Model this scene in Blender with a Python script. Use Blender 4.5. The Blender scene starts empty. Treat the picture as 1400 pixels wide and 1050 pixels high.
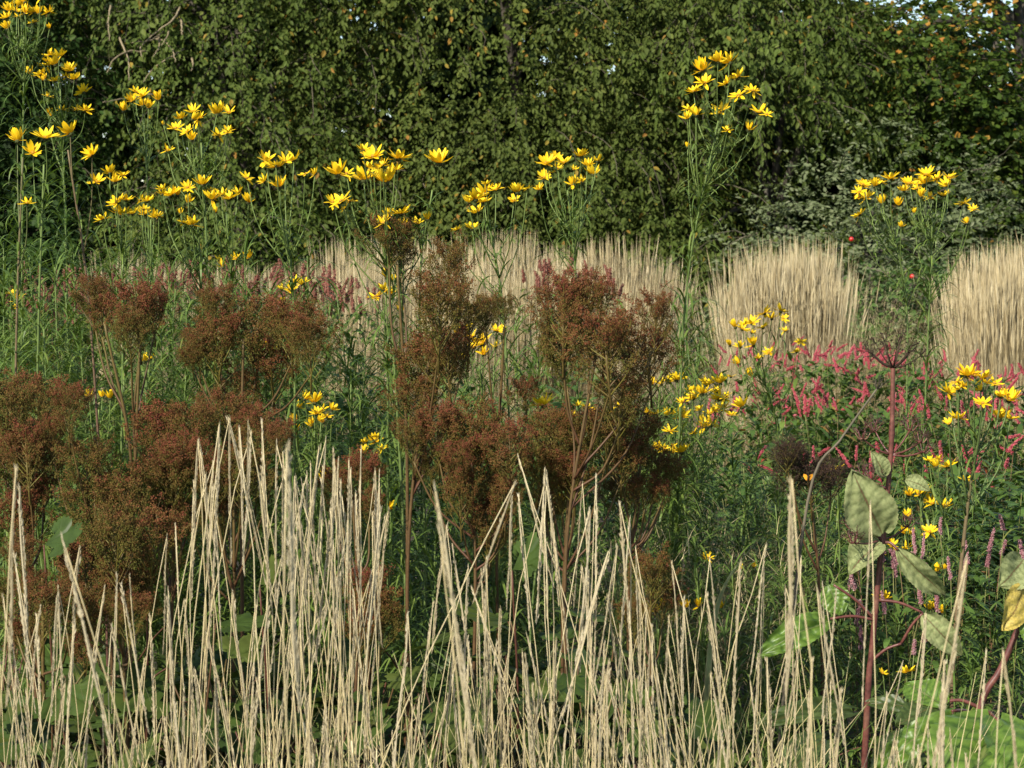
import bpy, math, random
import numpy as np
from mathutils import Vector, Matrix, Quaternion

R = math.radians
rng = np.random.default_rng(7)
random.seed(7)
scene = bpy.context.scene
COL = scene.collection

# ------------------------------------------------------------------ camera, sky, sun, exposure
F = 2722.0                       # focal length in photograph pixels (1400 wide)
CAM = Vector((0, 0, 1.65))
PITCH = math.atan((525 - 330) / F)
cd = bpy.data.cameras.new('camera')
cam = bpy.data.objects.new('camera', cd); COL.objects.link(cam)
cam.location = CAM
cam.rotation_euler = (math.pi / 2 - PITCH, 0, 0)
cd.sensor_width = 36.0; cd.lens = F / 1400 * 36.0
cd.clip_start = 0.05; cd.clip_end = 3000
cd.dof.use_dof = True; cd.dof.focus_distance = 5.3; cd.dof.aperture_fstop = 14.0
scene.camera = cam

SUN_AZ, SUN_EL = R(-146), R(36)     # azimuth from +Y clockwise: behind the camera, from its left
S = Vector((math.sin(SUN_AZ) * math.cos(SUN_EL), math.cos(SUN_AZ) * math.cos(SUN_EL), math.sin(SUN_EL)))
world = bpy.data.worlds.new('World'); scene.world = world; world.use_nodes = True
nt = world.node_tree
sky = nt.nodes.new('ShaderNodeTexSky'); sky.sky_type = 'NISHITA'; sky.sun_disc = False
sky.sun_elevation = SUN_EL; sky.sun_rotation = SUN_AZ
sky.air_density = 1.0; sky.dust_density = 0.6; sky.ozone_density = 1.0
bg = nt.nodes['Background']; bg.inputs['Strength'].default_value = 0.11
nt.links.new(sky.outputs[0], bg.inputs['Color'])
sd = bpy.data.lights.new('sun', 'SUN'); sd.energy = 4.9; sd.angle = R(0.53); sd.color = (1.0, 0.92, 0.78)
sun = bpy.data.objects.new('sun', sd); COL.objects.link(sun)
sun.rotation_mode = 'QUATERNION'; sun.rotation_quaternion = S.to_track_quat('Z', 'Y'); sun.location = S * 40
vs = scene.view_settings
vs.view_transform = 'Standard'; vs.look = 'None'; vs.exposure = 0.76; vs.gamma = 1.0
vs.use_curve_mapping = False
cy = scene.cycles
cy.max_bounces = 8; cy.diffuse_bounces = 4; cy.transmission_bounces = 6; cy.transparent_max_bounces = 4
cy.use_denoising = True

FW = Vector((0, math.cos(PITCH), -math.sin(PITCH))); UP = Vector((0, math.sin(PITCH), math.cos(PITCH)))
def at(px, py, D):
    """photograph pixel -> world point whose distance north of the camera is D metres"""
    d = FW + Vector((1, 0, 0)) * ((px - 700) / F) + UP * ((525 - py) / F)
    return CAM + d * (D / d.y)

# ------------------------------------------------------------------ mesh building
def nrm(a): return a / (np.linalg.norm(a, axis=-1, keepdims=True) + 1e-9)

class MB:
    def __init__(self): self.V = []; self.Fc = []; self.A = []; self.n = 0
    def add(self, v, f, a=0.5):
        v = np.asarray(v, float).reshape(-1, 3); f = np.asarray(f, np.int64)
        self.V.append(v); self.Fc.append(f + self.n); self.n += len(v)
        self.A.append(np.broadcast_to(np.asarray(a, float), (len(v),)) if np.ndim(a) == 0 else np.asarray(a, float).ravel())
        return self
    def tube(self, pts, rad, sides=5, a=0.5, cap=True):
        p = np.asarray(pts, float); n = len(p)
        rad = np.broadcast_to(np.asarray(rad, float), (n,))
        t = nrm(np.gradient(p, axis=0))
        ref = np.array([0.31, 0.2, 0.1]) if abs(t[0][2]) > 0.6 else np.array([0.05, 0.1, 1.0])
        x = nrm(np.cross(t, ref)); y = np.cross(t, x)
        th = np.arange(sides) * 2 * math.pi / sides
        ring = x[:, None] * np.cos(th)[None, :, None] + y[:, None] * np.sin(th)[None, :, None]
        v = (p[:, None] + ring * rad[:, None, None]).reshape(-1, 3)
        i = np.arange(n - 1)[:, None] * sides; j = np.arange(sides)[None]; k = (j + 1) % sides
        f = np.stack([i + j, i + k, i + sides + k, i + sides + j], -1).reshape(-1, 4)
        a = np.repeat(a, sides) if np.ndim(a) else a
        self.add(v, f, a)
        if cap and sides <= 8:
            self.Fc.append(np.array([list(range(sides))[::-1]]) + self.n - n * sides)
            self.Fc.append(np.array([list(range(sides))]) + self.n - sides)
        return self
    def inst(self, tv, tf, pos, d, n, s, a, w=1.0):
        tv = np.asarray(tv, float); tf = np.asarray(tf); N = len(pos); k = len(tv)
        d = nrm(np.asarray(d, float)); x = nrm(np.cross(d, n)); z = np.cross(x, d)
        s = np.broadcast_to(np.asarray(s, float), (N,))[:, None, None]
        w = np.broadcast_to(np.asarray(w, float), (N,))[:, None, None]
        v = pos[:, None] + s * (tv[None, :, 0:1] * w * x[:, None] + tv[None, :, 1:2] * d[:, None] + tv[None, :, 2:3] * z[:, None])
        f = (tf[None] + (np.arange(N) * k)[:, None, None]).reshape(-1, tf.shape[1])
        self.add(v.reshape(-1, 3), f, np.repeat(np.broadcast_to(np.asarray(a, float), (N,)), k))
        return self
    def ribbons(self, p0, az, e0, bend, L, W, a, K=6, prof='lance', fold=0.0, twist=0.0):
        """arching leaf blades: N starts, azimuths, start elevations, bends, lengths, widths"""
        pts, az = curves(p0, az, e0, bend, L, K)
        N = len(pts); s = np.linspace(0, 1, K)
        if prof == 'lance': w = np.sin(math.pi * np.clip(s * 0.93 + 0.07, 0, 1)) ** 0.7
        elif prof == 'grass': w = np.clip(1.02 - s, 0.04, 1) ** 0.6
        elif prof == 'ovate': w = np.sin(math.pi * np.clip(s * 0.96 + 0.04, 0, 1) ** 0.75) ** 0.9
        W = np.broadcast_to(np.asarray(W, float), (N,))
        az2 = az + twist * rng.normal(0, 1, N)
        lat = np.stack([-np.sin(az2), np.cos(az2), np.zeros(N)], -1)
        off = lat[:, None] * (w[None, :, None] * W[:, None, None] * 0.5)
        lift = np.zeros_like(off); lift[..., 2] = fold * w[None] * W[:, None]
        v = np.stack([pts + off + lift, pts - off + lift], 2).reshape(-1, 3)
        base = (np.arange(N) * K * 2)[:, None]; i = np.arange(K - 1)[None] * 2
        f = np.stack([base + i, base + i + 1, base + i + 3, base + i + 2], -1).reshape(-1, 4)
        self.add(v, f, np.repeat(np.broadcast_to(np.asarray(a, float), (N,)), K * 2))
        return self
    def mesh(self, name, mat, smooth=True):
        me = bpy.data.meshes.new(name)
        V = np.concatenate(self.V).astype(np.float32)
        me.vertices.add(len(V)); me.vertices.foreach_set('co', V.ravel())
        tot = np.concatenate([np.full(len(f), f.shape[1]) for f in self.Fc])
        idx = np.concatenate([f.ravel() for f in self.Fc])
        me.loops.add(len(idx)); me.loops.foreach_set('vertex_index', idx.astype(np.int32))
        me.polygons.add(len(tot))
        me.polygons.foreach_set('loop_start', np.concatenate([[0], np.cumsum(tot)[:-1]]).astype(np.int32))
        me.polygons.foreach_set('use_smooth', np.full(len(tot), smooth))
        at_ = me.attributes.new('v', 'FLOAT', 'POINT')
        at_.data.foreach_set('value', np.concatenate(self.A).astype(np.float32))
        me.update(calc_edges=True); me.materials.append(mat)
        return me
    def build(self, name, mat, parent=None, smooth=True, kind=None):
        return link(name, self.mesh(name, mat, smooth), parent, kind)

def curves(p0, az, e0, bend, L, K):
    p0 = np.asarray(p0, float); N = len(p0)
    az, e0, bend, L = [np.broadcast_to(np.asarray(q, float), (N,)) for q in (az, e0, bend, L)]
    s = np.linspace(0, 1, K)
    e = e0[:, None] - bend[:, None] * s[None]
    st = np.stack([np.cos(e) * np.cos(az)[:, None], np.cos(e) * np.sin(az)[:, None], np.sin(e)], -1) * (L / (K - 1))[:, None, None]
    pts = np.cumsum(st, 1) - st[:, :1]
    return p0[:, None] + pts, az

def link(name, me, parent=None, kind=None):
    o = bpy.data.objects.new(name, me); COL.objects.link(o)
    if parent: o.parent = parent
    if kind: o['kind'] = kind
    return o
def thing(name, label, cat, loc=(0, 0, 0), group=None):
    o = bpy.data.objects.new(name, None); COL.objects.link(o)
    o.empty_display_size = 0.1; o.location = loc
    o['label'] = label; o['category'] = cat
    if group: o['group'] = group
    return o
def smoothpath(P, n):
    """Catmull-Rom through the points"""
    P = [np.array(p, float) for p in P]
    P = [2 * P[0] - P[1]] + P + [2 * P[-1] - P[-2]]
    out = []; segs = len(P) - 3
    for u in np.linspace(0, segs, n):
        i = min(int(u), segs - 1); t = u - i
        a, b, c, d = P[i:i + 4]
        out.append(0.5 * (2 * b + (c - a) * t + (2 * a - 5 * b + 4 * c - d) * t * t + (3 * b - a - 3 * c + d) * t ** 3))
    return np.array(out)

# ------------------------------------------------------------------ materials
def veg(name, stops, transl=0.3, rough=0.6, rnd=0.12, noise=0.25, nscale=30.0, spec=0.25, tcol=(1.0, 1.05, 0.55)):
    """plant surface: colour ramp over the piece's own random value, grain, a little gloss, light passing through"""
    m = bpy.data.materials.new(name); m.use_nodes = True
    t = m.node_tree; N = t.nodes; L = t.links
    for n in list(N): N.remove(n)
    out = N.new('ShaderNodeOutputMaterial')
    at_ = N.new('ShaderNodeAttribute'); at_.attribute_name = 'v'
    oi = N.new('ShaderNodeObjectInfo')
    r1 = N.new('ShaderNodeMath'); r1.operation = 'MULTIPLY_ADD'; L.new(oi.outputs['Random'], r1.inputs[0]); r1.inputs[1].default_value = rnd; r1.inputs[2].default_value = -rnd / 2
    add = N.new('ShaderNodeMath'); L.new(at_.outputs['Fac'], add.inputs[0]); L.new(r1.outputs[0], add.inputs[1])
    ramp = N.new('ShaderNodeValToRGB'); cr = ramp.color_ramp
    for i, (p, c) in enumerate(stops):
        e = cr.elements[i] if i < 2 else cr.elements.new(p)
        e.position = p; e.color = (*c, 1)
    L.new(add.outputs[0], ramp.inputs[0])
    tc = N.new('ShaderNodeTexCoord')
    nz = N.new('ShaderNodeTexNoise'); nz.inputs['Scale'].default_value = nscale; nz.inputs['Detail'].default_value = 3
    L.new(tc.outputs['Object'], nz.inputs['Vector'])
    mr = N.new('ShaderNodeMapRange'); mr.inputs[1].default_value = 0.3; mr.inputs[2].default_value = 0.7
    mr.inputs[3].default_value = 1 - noise; mr.inputs[4].default_value = 1 + noise
    L.new(nz.outputs[0], mr.inputs[0])
    mul = N.new('ShaderNodeVectorMath'); mul.operation = 'SCALE'
    L.new(ramp.outputs[0], mul.inputs[0]); L.new(mr.outputs[0], mul.inputs['Scale'])
    b = N.new('ShaderNodeBsdfPrincipled'); b.inputs['Roughness'].default_value = rough
    b.inputs['Specular IOR Level'].default_value = spec
    L.new(mul.outputs[0], b.inputs['Base Color'])
    if transl > 0:
        tr = N.new('ShaderNodeBsdfTranslucent')
        m2 = N.new('ShaderNodeVectorMath'); m2.operation = 'MULTIPLY'; m2.inputs[1].default_value = tcol
        L.new(mul.outputs[0], m2.inputs[0]); L.new(m2.outputs[0], tr.inputs['Color'])
        mx = N.new('ShaderNodeMixShader'); mx.inputs[0].default_value = transl
        L.new(b.outputs[0], mx.inputs[1]); L.new(tr.outputs[0], mx.inputs[2]); L.new(mx.outputs[0], out.inputs[0])
    else:
        L.new(b.outputs[0], out.inputs[0])
    return m

M = {}
M['petal'] = veg('yellow_petal', [(0, (0.62, 0.30, 0.008)), (0.35, (0.80, 0.52, 0.010)), (1, (0.84, 0.60, 0.020))], 0.32, 0.55, 0.25, 0.08, 90, 0.2, (1.0, 0.92, 0.4))
M['head'] = veg('flower_head_green_brown', [(0, (0.035, 0.05, 0.015)), (0.45, (0.05, 0.055, 0.015)), (0.55, (0.22, 0.10, 0.012)), (1, (0.45, 0.24, 0.02))], 0.0, 0.8, 0.05, 0.3, 400)
M['sf_stem'] = veg('sunflower_stem', [(0, (0.10, 0.045, 0.035)), (0.4, (0.13, 0.10, 0.05)), (0.6, (0.08, 0.12, 0.035)), (1, (0.12, 0.17, 0.045))], 0.0, 0.55, 0.05, 0.2, 60)
M['sf_leaf'] = veg('sunflower_leaf', [(0, (0.054, 0.096, 0.016)), (0.5, (0.098, 0.160, 0.028)), (0.85, (0.145, 0.205, 0.040)), (1, (0.15, 0.17, 0.035))], 0.3, 0.5, 0.15, 0.15, 60, 0.35)
M['seed'] = veg('meadowsweet_seed', [(0, (0.088, 0.092, 0.016)), (0.4, (0.112, 0.076, 0.018)), (0.7, (0.145, 0.058, 0.021)), (1, (0.175, 0.046, 0.028))], 0.15, 0.7, 0.42, 0.3, 25, 0.15, (1, 0.9, 0.6))
M['darkseed'] = veg('dark_brown_seed', [(0, (0.028, 0.020, 0.011)), (1, (0.055, 0.028, 0.020))], 0.08, 0.7, 0.1, 0.3, 25)
M['ms_stalk'] = veg('meadowsweet_stalk', [(0, (0.13, 0.115, 0.02)), (0.5, (0.085, 0.055, 0.02)), (1, (0.075, 0.028, 0.018))], 0.0, 0.5, 0.2, 0.25, 50)
M['ms_leaf'] = veg('meadowsweet_leaf', [(0, (0.026, 0.048, 0.010)), (0.5, (0.048, 0.080, 0.016)), (0.8, (0.075, 0.095, 0.020)), (0.93, (0.20, 0.13, 0.025)), (1, (0.20, 0.045, 0.02))], 0.28, 0.45, 0.4, 0.25, 25, 0.2)
M['straw'] = veg('straw_stalk', [(0, (0.27, 0.20, 0.085)), (0.5, (0.43, 0.35, 0.185)), (1, (0.55, 0.475, 0.30))], 0.0, 0.55, 0.3, 0.12, 80, 0.3)
M['straw_head'] = veg('straw_seed_head', [(0, (0.37, 0.30, 0.175)), (0.5, (0.50, 0.43, 0.275)), (1, (0.61, 0.545, 0.39))], 0.34, 0.65, 0.5, 0.1, 80, 0.2, (1, 0.95, 0.8))
M['straw_leaf'] = veg('straw_blade', [(0, (0.10, 0.16, 0.04)), (0.3, (0.36, 0.32, 0.13)), (1, (0.60, 0.50, 0.28))], 0.25, 0.55, 0.2, 0.15, 40, 0.25, (1, 0.95, 0.7))
M['far_straw'] = veg('blond_reed_grass', [(0, (0.20, 0.15, 0.07)), (0.35, (0.40, 0.325, 0.18)), (0.7, (0.53, 0.455, 0.28)), (1, (0.62, 0.55, 0.37))], 0.15, 0.65, 0.12, 0.15, 5, 0.2, (1, 0.95, 0.8))
M['pink'] = veg('pink_floret', [(0, (0.30, 0.05, 0.06)), (0.4, (0.44, 0.075, 0.10)), (1, (0.55, 0.16, 0.19))], 0.25, 0.65, 0.6, 0.15, 60, 0.2, (1, 0.7, 0.8))
M['dusty'] = veg('dusty_red_floret', [(0, (0.16, 0.05, 0.035)), (0.5, (0.24, 0.095, 0.068)), (1, (0.32, 0.17, 0.12))], 0.2, 0.7, 0.5, 0.15, 60, 0.2, (1, 0.8, 0.8))
M['mauve'] = veg('mauve_floret', [(0, (0.26, 0.11, 0.12)), (0.5, (0.38, 0.18, 0.20)), (1, (0.48, 0.32, 0.32))], 0.25, 0.65, 0.4, 0.15, 60, 0.2, (1, 0.8, 0.9))
M['bist_leaf'] = veg('bistort_leaf', [(0, (0.038, 0.074, 0.014)), (0.6, (0.078, 0.14, 0.026)), (0.88, (0.13, 0.185, 0.035)), (0.95, (0.22, 0.14, 0.04)), (1, (0.24, 0.06, 0.03))], 0.3, 0.5, 0.1, 0.2, 15)
M['herb_leaf'] = veg('herb_leaf', [(0, (0.042, 0.080, 0.017)), (0.6, (0.076, 0.142, 0.030)), (1, (0.125, 0.185, 0.043))], 0.3, 0.5, 0.1, 0.2, 15)
M['wire'] = veg('wiry_stem', [(0, (0.12, 0.06, 0.03)), (1, (0.14, 0.16, 0.05))], 0.0, 0.6, 0.2, 0.2, 30)
M['ang_stem'] = veg('purple_stem', [(0, (0.065, 0.022, 0.020)), (0.6, (0.12, 0.042, 0.032)), (1, (0.18, 0.10, 0.065))], 0.0, 0.4, 0.1, 0.3, 120, 0.4)
M['ang_pale'] = veg('pale_leaf_underside', [(0, (0.13, 0.06, 0.04)), (0.3, (0.14, 0.165, 0.065)), (0.55, (0.21, 0.24, 0.105)), (0.75, (0.25, 0.28, 0.125)), (1, (0.36, 0.30, 0.15))], 0.25, 0.7, 0.05, 0.28, 16, 0.15)
M['ang_green'] = veg('fresh_leaf', [(0, (0.16, 0.19, 0.06)), (0.40, (0.055, 0.11, 0.016)), (0.55, (0.085, 0.155, 0.022)), (0.8, (0.12, 0.20, 0.03)), (1, (0.20, 0.22, 0.05))], 0.32, 0.4, 0.05, 0.22, 18, 0.4)
M['ang_olive'] = veg('olive_leaf', [(0, (0.08, 0.07, 0.02)), (0.4, (0.035, 0.06, 0.014)), (1, (0.075, 0.105, 0.025))], 0.3, 0.45, 0.05, 0.25, 18, 0.4)
M['ang_yellow'] = veg('yellowing_leaf', [(0, (0.17, 0.09, 0.025)), (0.4, (0.42, 0.33, 0.09)), (1, (0.55, 0.42, 0.08))], 0.3, 0.5, 0.05, 0.35, 26, 0.3)
M['bark'] = veg('bark', [(0, (0.035, 0.030, 0.024)), (1, (0.085, 0.075, 0.06))], 0.0, 0.9, 0.1, 0.5, 9)
M['twig'] = veg('grey_twig', [(0, (0.035, 0.03, 0.02)), (1, (0.11, 0.095, 0.065))], 0.0, 0.8, 0.1, 0.3, 9)
M['dead'] = veg('dead_wood', [(0, (0.19, 0.15, 0.09)), (1, (0.30, 0.25, 0.16))], 0.0, 0.8, 0.1, 0.25, 12)
def leafmat(name, a, b, c, d=None):
    st = [(0, a), (0.55, b), (0.88, c)] + ([(0.95, d), (1, (d[0] * 1.15, d[1] * 0.75, d[2]))] if d else [(1, c)])
    return veg(name, st, 0.34, 0.6, 0.0, 0.18, 1.1, 0.14)
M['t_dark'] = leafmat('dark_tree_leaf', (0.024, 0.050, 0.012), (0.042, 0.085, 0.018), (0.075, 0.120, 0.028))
M['t_weep'] = leafmat('weeping_tree_leaf', (0.050, 0.076, 0.014), (0.082, 0.118, 0.022), (0.125, 0.150, 0.034), (0.23, 0.18, 0.028))
M['t_weep2'] = leafmat('weeping_leaf', (0.052, 0.074, 0.014), (0.086, 0.116, 0.023), (0.130, 0.148, 0.035), (0.24, 0.18, 0.028))
M['t_oak'] = leafmat('oak_leaf', (0.030, 0.058, 0.010), (0.060, 0.100, 0.014), (0.115, 0.140, 0.020), (0.30, 0.19, 0.03))
M['t_silver'] = leafmat('silver_shrub_leaf', (0.10, 0.13, 0.058), (0.15, 0.18, 0.09), (0.22, 0.24, 0.14))
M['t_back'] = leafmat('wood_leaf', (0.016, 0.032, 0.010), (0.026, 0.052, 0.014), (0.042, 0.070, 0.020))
M['red_fruit'] = veg('red_fruit', [(0, (0.35, 0.01, 0.008)), (1, (0.5, 0.03, 0.02))], 0.0, 0.3, 0.1, 0.1, 60, 0.5)
M['butterfly'] = veg('orange_wing', [(0, (0.03, 0.02, 0.01)), (0.35, (0.05, 0.025, 0.01)), (0.45, (0.75, 0.30, 0.02)), (1, (0.8, 0.40, 0.03))], 0.2, 0.6, 0, 0.1, 60)

def groundmat(name, c1, c2, c3, sc):
    m = bpy.data.materials.new(name); m.use_nodes = True
    t = m.node_tree; N = t.nodes; L = t.links; b = N['Principled BSDF']; b.inputs['Roughness'].default_value = 0.95
    tc = N.new('ShaderNodeTexCoord')
    n1 = N.new('ShaderNodeTexNoise'); n1.inputs['Scale'].default_value = sc; n1.inputs['Detail'].default_value = 8
    L.new(tc.outputs['Object'], n1.inputs['Vector'])
    rp = N.new('ShaderNodeValToRGB'); e = rp.color_ramp.elements
    e[0].position = 0.35; e[0].color = (*c1, 1); e[1].position = 0.65; e[1].color = (*c3, 1)
    k = rp.color_ramp.elements.new(0.5); k.color = (*c2, 1)
    L.new(n1.outputs[0], rp.inputs[0]); L.new(rp.outputs[0], b.inputs['Base Color'])
    bp = N.new('ShaderNodeBump'); bp.inputs['Strength'].default_value = 0.6; bp.inputs['Distance'].default_value = 0.05
    L.new(n1.outputs[0], bp.inputs['Height']); L.new(bp.outputs[0], b.inputs['Normal'])
    return m

# ------------------------------------------------------------------ ground
def sheet(name, x0, x1, y0, y1, z, mat, nx=2, ny=2, amp=0.0):
    X, Y = np.meshgrid(np.linspace(x0, x1, nx), np.linspace(y0, y1, ny))
    Z = z + amp * rng.normal(0, 1, X.shape)
    v = np.stack([X, Y, Z], -1).reshape(-1, 3)
    i = (np.arange(ny - 1)[:, None] * nx + np.arange(nx - 1)[None]).ravel()
    f = np.stack([i, i + 1, i + nx + 1, i + nx], -1)
    o = MB().add(v, f).build(name, mat); o['kind'] = 'structure'
    return o
sheet('ground', -900, 900, -300, 1500, -0.004, groundmat('lawn', (0.03, 0.06, 0.015), (0.045, 0.085, 0.02), (0.07, 0.11, 0.03), 3.0))
sheet('planting_bed', -12, 12, 1.0, 19, 0.008, groundmat('bed_soil', (0.022, 0.016, 0.011), (0.045, 0.033, 0.022), (0.085, 0.068, 0.04), 9.0), 60, 60, 0.004)

# ------------------------------------------------------------------ trees
LEAF6 = (np.array([[0, 0, 0], [0.30, 0.28, 0.07], [0.26, 0.66, 0.07], [0, 1, 0], [-0.26, 0.66, 0.07], [-0.30, 0.28, 0.07]]),
         np.array([[0, 1, 2, 3], [0, 3, 4, 5]]))
OAK6 = (np.array([[0, 0, 0], [0.20, 0.3, 0.05], [0.36, 0.72, 0.03], [0, 1, 0], [-0.36, 0.72, 0.03], [-0.20, 0.3, 0.05]]),
        np.array([[0, 1, 2, 3], [0, 3, 4, 5]]))

def vnoise(p, sc, seed):
    """cheap smooth 3-D noise: a sum of sine products"""
    r = np.random.default_rng(seed); o = np.zeros(len(p))
    for k in range(5):
        q = nrm(r.normal(0, 1, 3)) * sc * (0.7 + 0.35 * k); o += np.sin(p @ q + r.uniform(0, 6.28)) * (0.8 ** k)
    return o / 2.4

def tree(name, label, base, lobes, per_m2, leaf, mat, seed, tmpl=LEAF6, droop=(0.5, 1.5), slen=(0.5, 1.1), nl=22, width=1.0,
         trunk_r=0.16, thr=-0.55, keep_back=0.25, warm=None, group=None, cat='tree', gaps=(), hang=0.75, twigs=0.25, inner=0.35, jit=0.012, limbs=3, straight=False):
    r = np.random.default_rng(seed)
    base = np.array(base, float); root = thing(name, label, cat, base, group)
    top = max(c[2] + rr[2] * 0.5 for c, rr in lobes)
    tr = MB(); lc = np.array(lobes[0][0], float)
    if straight: lc = base
    P = smoothpath([base, base + [0.05, 0, top * 0.3], np.array([lc[0] * 0.5 + base[0] * 0.5, base[1], top * 0.65]), [lc[0], lc[1], top]], 12)
    tr.tube(P - base, trunk_r * np.linspace(1.15, 0.25, 12), 9, r.uniform(0.2, 0.7, 12))
    tro = tr.build('trunk', M['bark'], root)
    lb = MB()
    for c, rr in lobes:
        c = np.array(c); rr = np.array(rr)
        for k in range(limbs):
            s = P[int(r.integers(4, 9))]; d = nrm(r.normal(0, 1, 3)) * rr * 0.7; d[2] = abs(d[2]) * 0.6
            e = c + d; mid = (s + e) / 2 + [0, 0, 0.25]
            lb.tube(smoothpath([s, mid, e], 8) - base, trunk_r * np.linspace(0.42, 0.06, 8), 6, r.uniform(0, 1, 8))
    lb.build('limb', M['bark'], root)
    cr = MB(); tw = MB()
    for li, (c, rr) in enumerate(lobes):
        c = np.array(c, float); rr = np.array(rr, float)
        area = 4 * math.pi * (((rr[0] * rr[1]) ** 1.6 + (rr[0] * rr[2]) ** 1.6 + (rr[1] * rr[2]) ** 1.6) / 3) ** (1 / 1.6)
        n = int(area * per_m2)
        u = nrm(r.normal(0, 1, (n, 3)))
        fr = np.where(r.random(n) < inner, r.uniform(0.45, 0.9, n), r.uniform(0.88, 1.06, n))
        p = c + u * rr * fr[:, None]
        keep = (u[:, 1] < 0.15) | (r.random(n) < keep_back)
        p += (vnoise(p, 2.2, seed + 5)[:, None] * u) * 0.28
        keep &= vnoise(p, 1.5, seed + 9) > thr
        keep &= p[:, 2] > 0.35
        for g, gr in gaps: keep &= np.linalg.norm((p - np.array(g)) / np.array(gr), axis=1) > 1
        p = p[keep]; u = u[keep]; n = len(p)
        az = np.arctan2(u[:, 1], u[:, 0]) + r.normal(0, 0.7, n)
        L = r.uniform(*slen, n)
        K = nl
        pts, az = curves(p, az, r.normal(0.25, 0.35, n), r.uniform(*droop, n), L, K)
        pts = pts + np.cumsum(r.normal(0, jit, pts.shape), 1)
        # leaves sit alternately along each spray
        t = nrm(np.gradient(pts, axis=1))
        side = np.where(np.arange(K) % 2 == 0, 1, -1)[None, :, None]
        lat = nrm(np.cross(t, np.array([0, 0, 1.0]))) * side
        d = nrm(t * 0.55 + lat * 0.75 + np.array([0, 0, -1.0]) * hang + r.normal(0, 0.35, t.shape))
        nr = nrm(np.array([0, 0, 0.8]) + r.normal(0, 0.5, t.shape) + u[:, None] * 1.1)
        sel = r.random((n, K)) < np.linspace(0.55, 1.0, K)[None]
        a = np.clip(r.beta(2.2, 2.6, (n, K)) * 0.88 + vnoise(p, 2.5, seed + 2)[:, None] * 0.12, 0, 0.88)
        hue = r.random((n, K))
        wt = np.full((n, 1), 0.018) + 0.06 * np.clip(vnoise(p, 1.7, seed + 3), 0, 1)[:, None] ** 2
        if warm is not None: wt = wt + warm(p)[:, None]
        a = np.where(hue < wt, r.uniform(0.93, 1.0, (n, K)), a)
        pos = pts + lat * 0.01
        cr.inst(*tmpl, pos[sel] - base, d[sel], nr[sel], leaf * r.uniform(0.5, 1.25, int(sel.sum())), a[sel], width * r.uniform(0.8, 1.15, int(sel.sum())))
        for k in np.nonzero(r.random(n) < twigs)[0]:
            q = pts[k][::4]; tw.tube(q - base, np.linspace(0.008, 0.003, len(q)), 3, r.uniform(0, 1), cap=False)
    crown = cr.build('crown', mat, root, smooth=False, kind='stuff')
    if tw.n: tw.build('twigs', M['twig'], root, kind='stuff')
    return root

D22 = 22.0
tree('dark_leaved_tree', 'dark green leafy tree behind the tallest sunflower stems', (-6.6, 22.6, 0),
     [((-6.6, 22.0, 2.6), (2.0, 1.7, 2.6)), ((-6.9, 22.4, 4.9), (1.9, 1.6, 2.2)), ((-5.6, 21.6, 1.2), (1.1, 0.9, 1.2))],
     54, 0.070, M['t_dark'], 11, slen=(0.4, 0.8), hang=0.4, width=1.15, nl=20)
deadtree = tree('weeping_tree', 'weeping tree with pale dead branches hanging in its shadowy gap', (-3.2, 23.2, 0),
     [((-3.0, 22.6, 3.9), (1.75, 1.5, 3.0)), ((-3.0, 22.1, 1.5), (1.6, 1.2, 1.5)), ((-4.6, 23.4, 4.6), (1.0, 0.9, 1.4))],
     56, 0.070, M['t_weep'], 23, droop=(1.0, 1.9), slen=(0.7, 1.3), width=0.85, nl=26,
     gaps=[((-4.35, 21.5, 3.0), (0.75, 1.5, 1.0)), ((-4.45, 21.5, 1.6), (0.45, 1.3, 0.8))], twigs=0.22)
tree('weeping_tree', 'broad weeping tree with yellow flecked leaves behind the cupped sunflowers', (0.2, 23.4, 0),
     [((-0.3, 22.7, 3.7), (2.2, 1.5, 2.9)), ((0.3, 22.0, 1.6), (2.2, 1.2, 1.6)), ((1.7, 22.7, 4.2), (1.3, 1.3, 2.3)), ((-1.3, 22.4, 5.6), (1.6, 1.3, 1.5))],
     56, 0.068, M['t_weep2'], 37, droop=(0.9, 1.8), slen=(0.6, 1.2), width=0.85, nl=26, twigs=0.1, thr=-0.72, limbs=1, trunk_r=0.11)
tree('weeping_tree', 'weeping tree with long hanging leaves between silver shrub and broad weeping tree', (2.9, 22.6, 0),
     [((2.7, 22.0, 3.0), (1.25, 1.2, 2.0)), ((2.7, 21.7, 1.4), (1.4, 1.0, 1.4))],
     54, 0.078, M['t_weep'], 41, droop=(1.0, 1.9), slen=(0.6, 1.1), width=0.8, nl=24, hang=1.0, twigs=0.2)
def oakwarm(p): return 0.16 * np.clip((p[:, 2] - 3.0) / 1.2, 0, 1) * (p[:, 0] > 4.1) * (p[:, 0] < 5.8)
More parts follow.
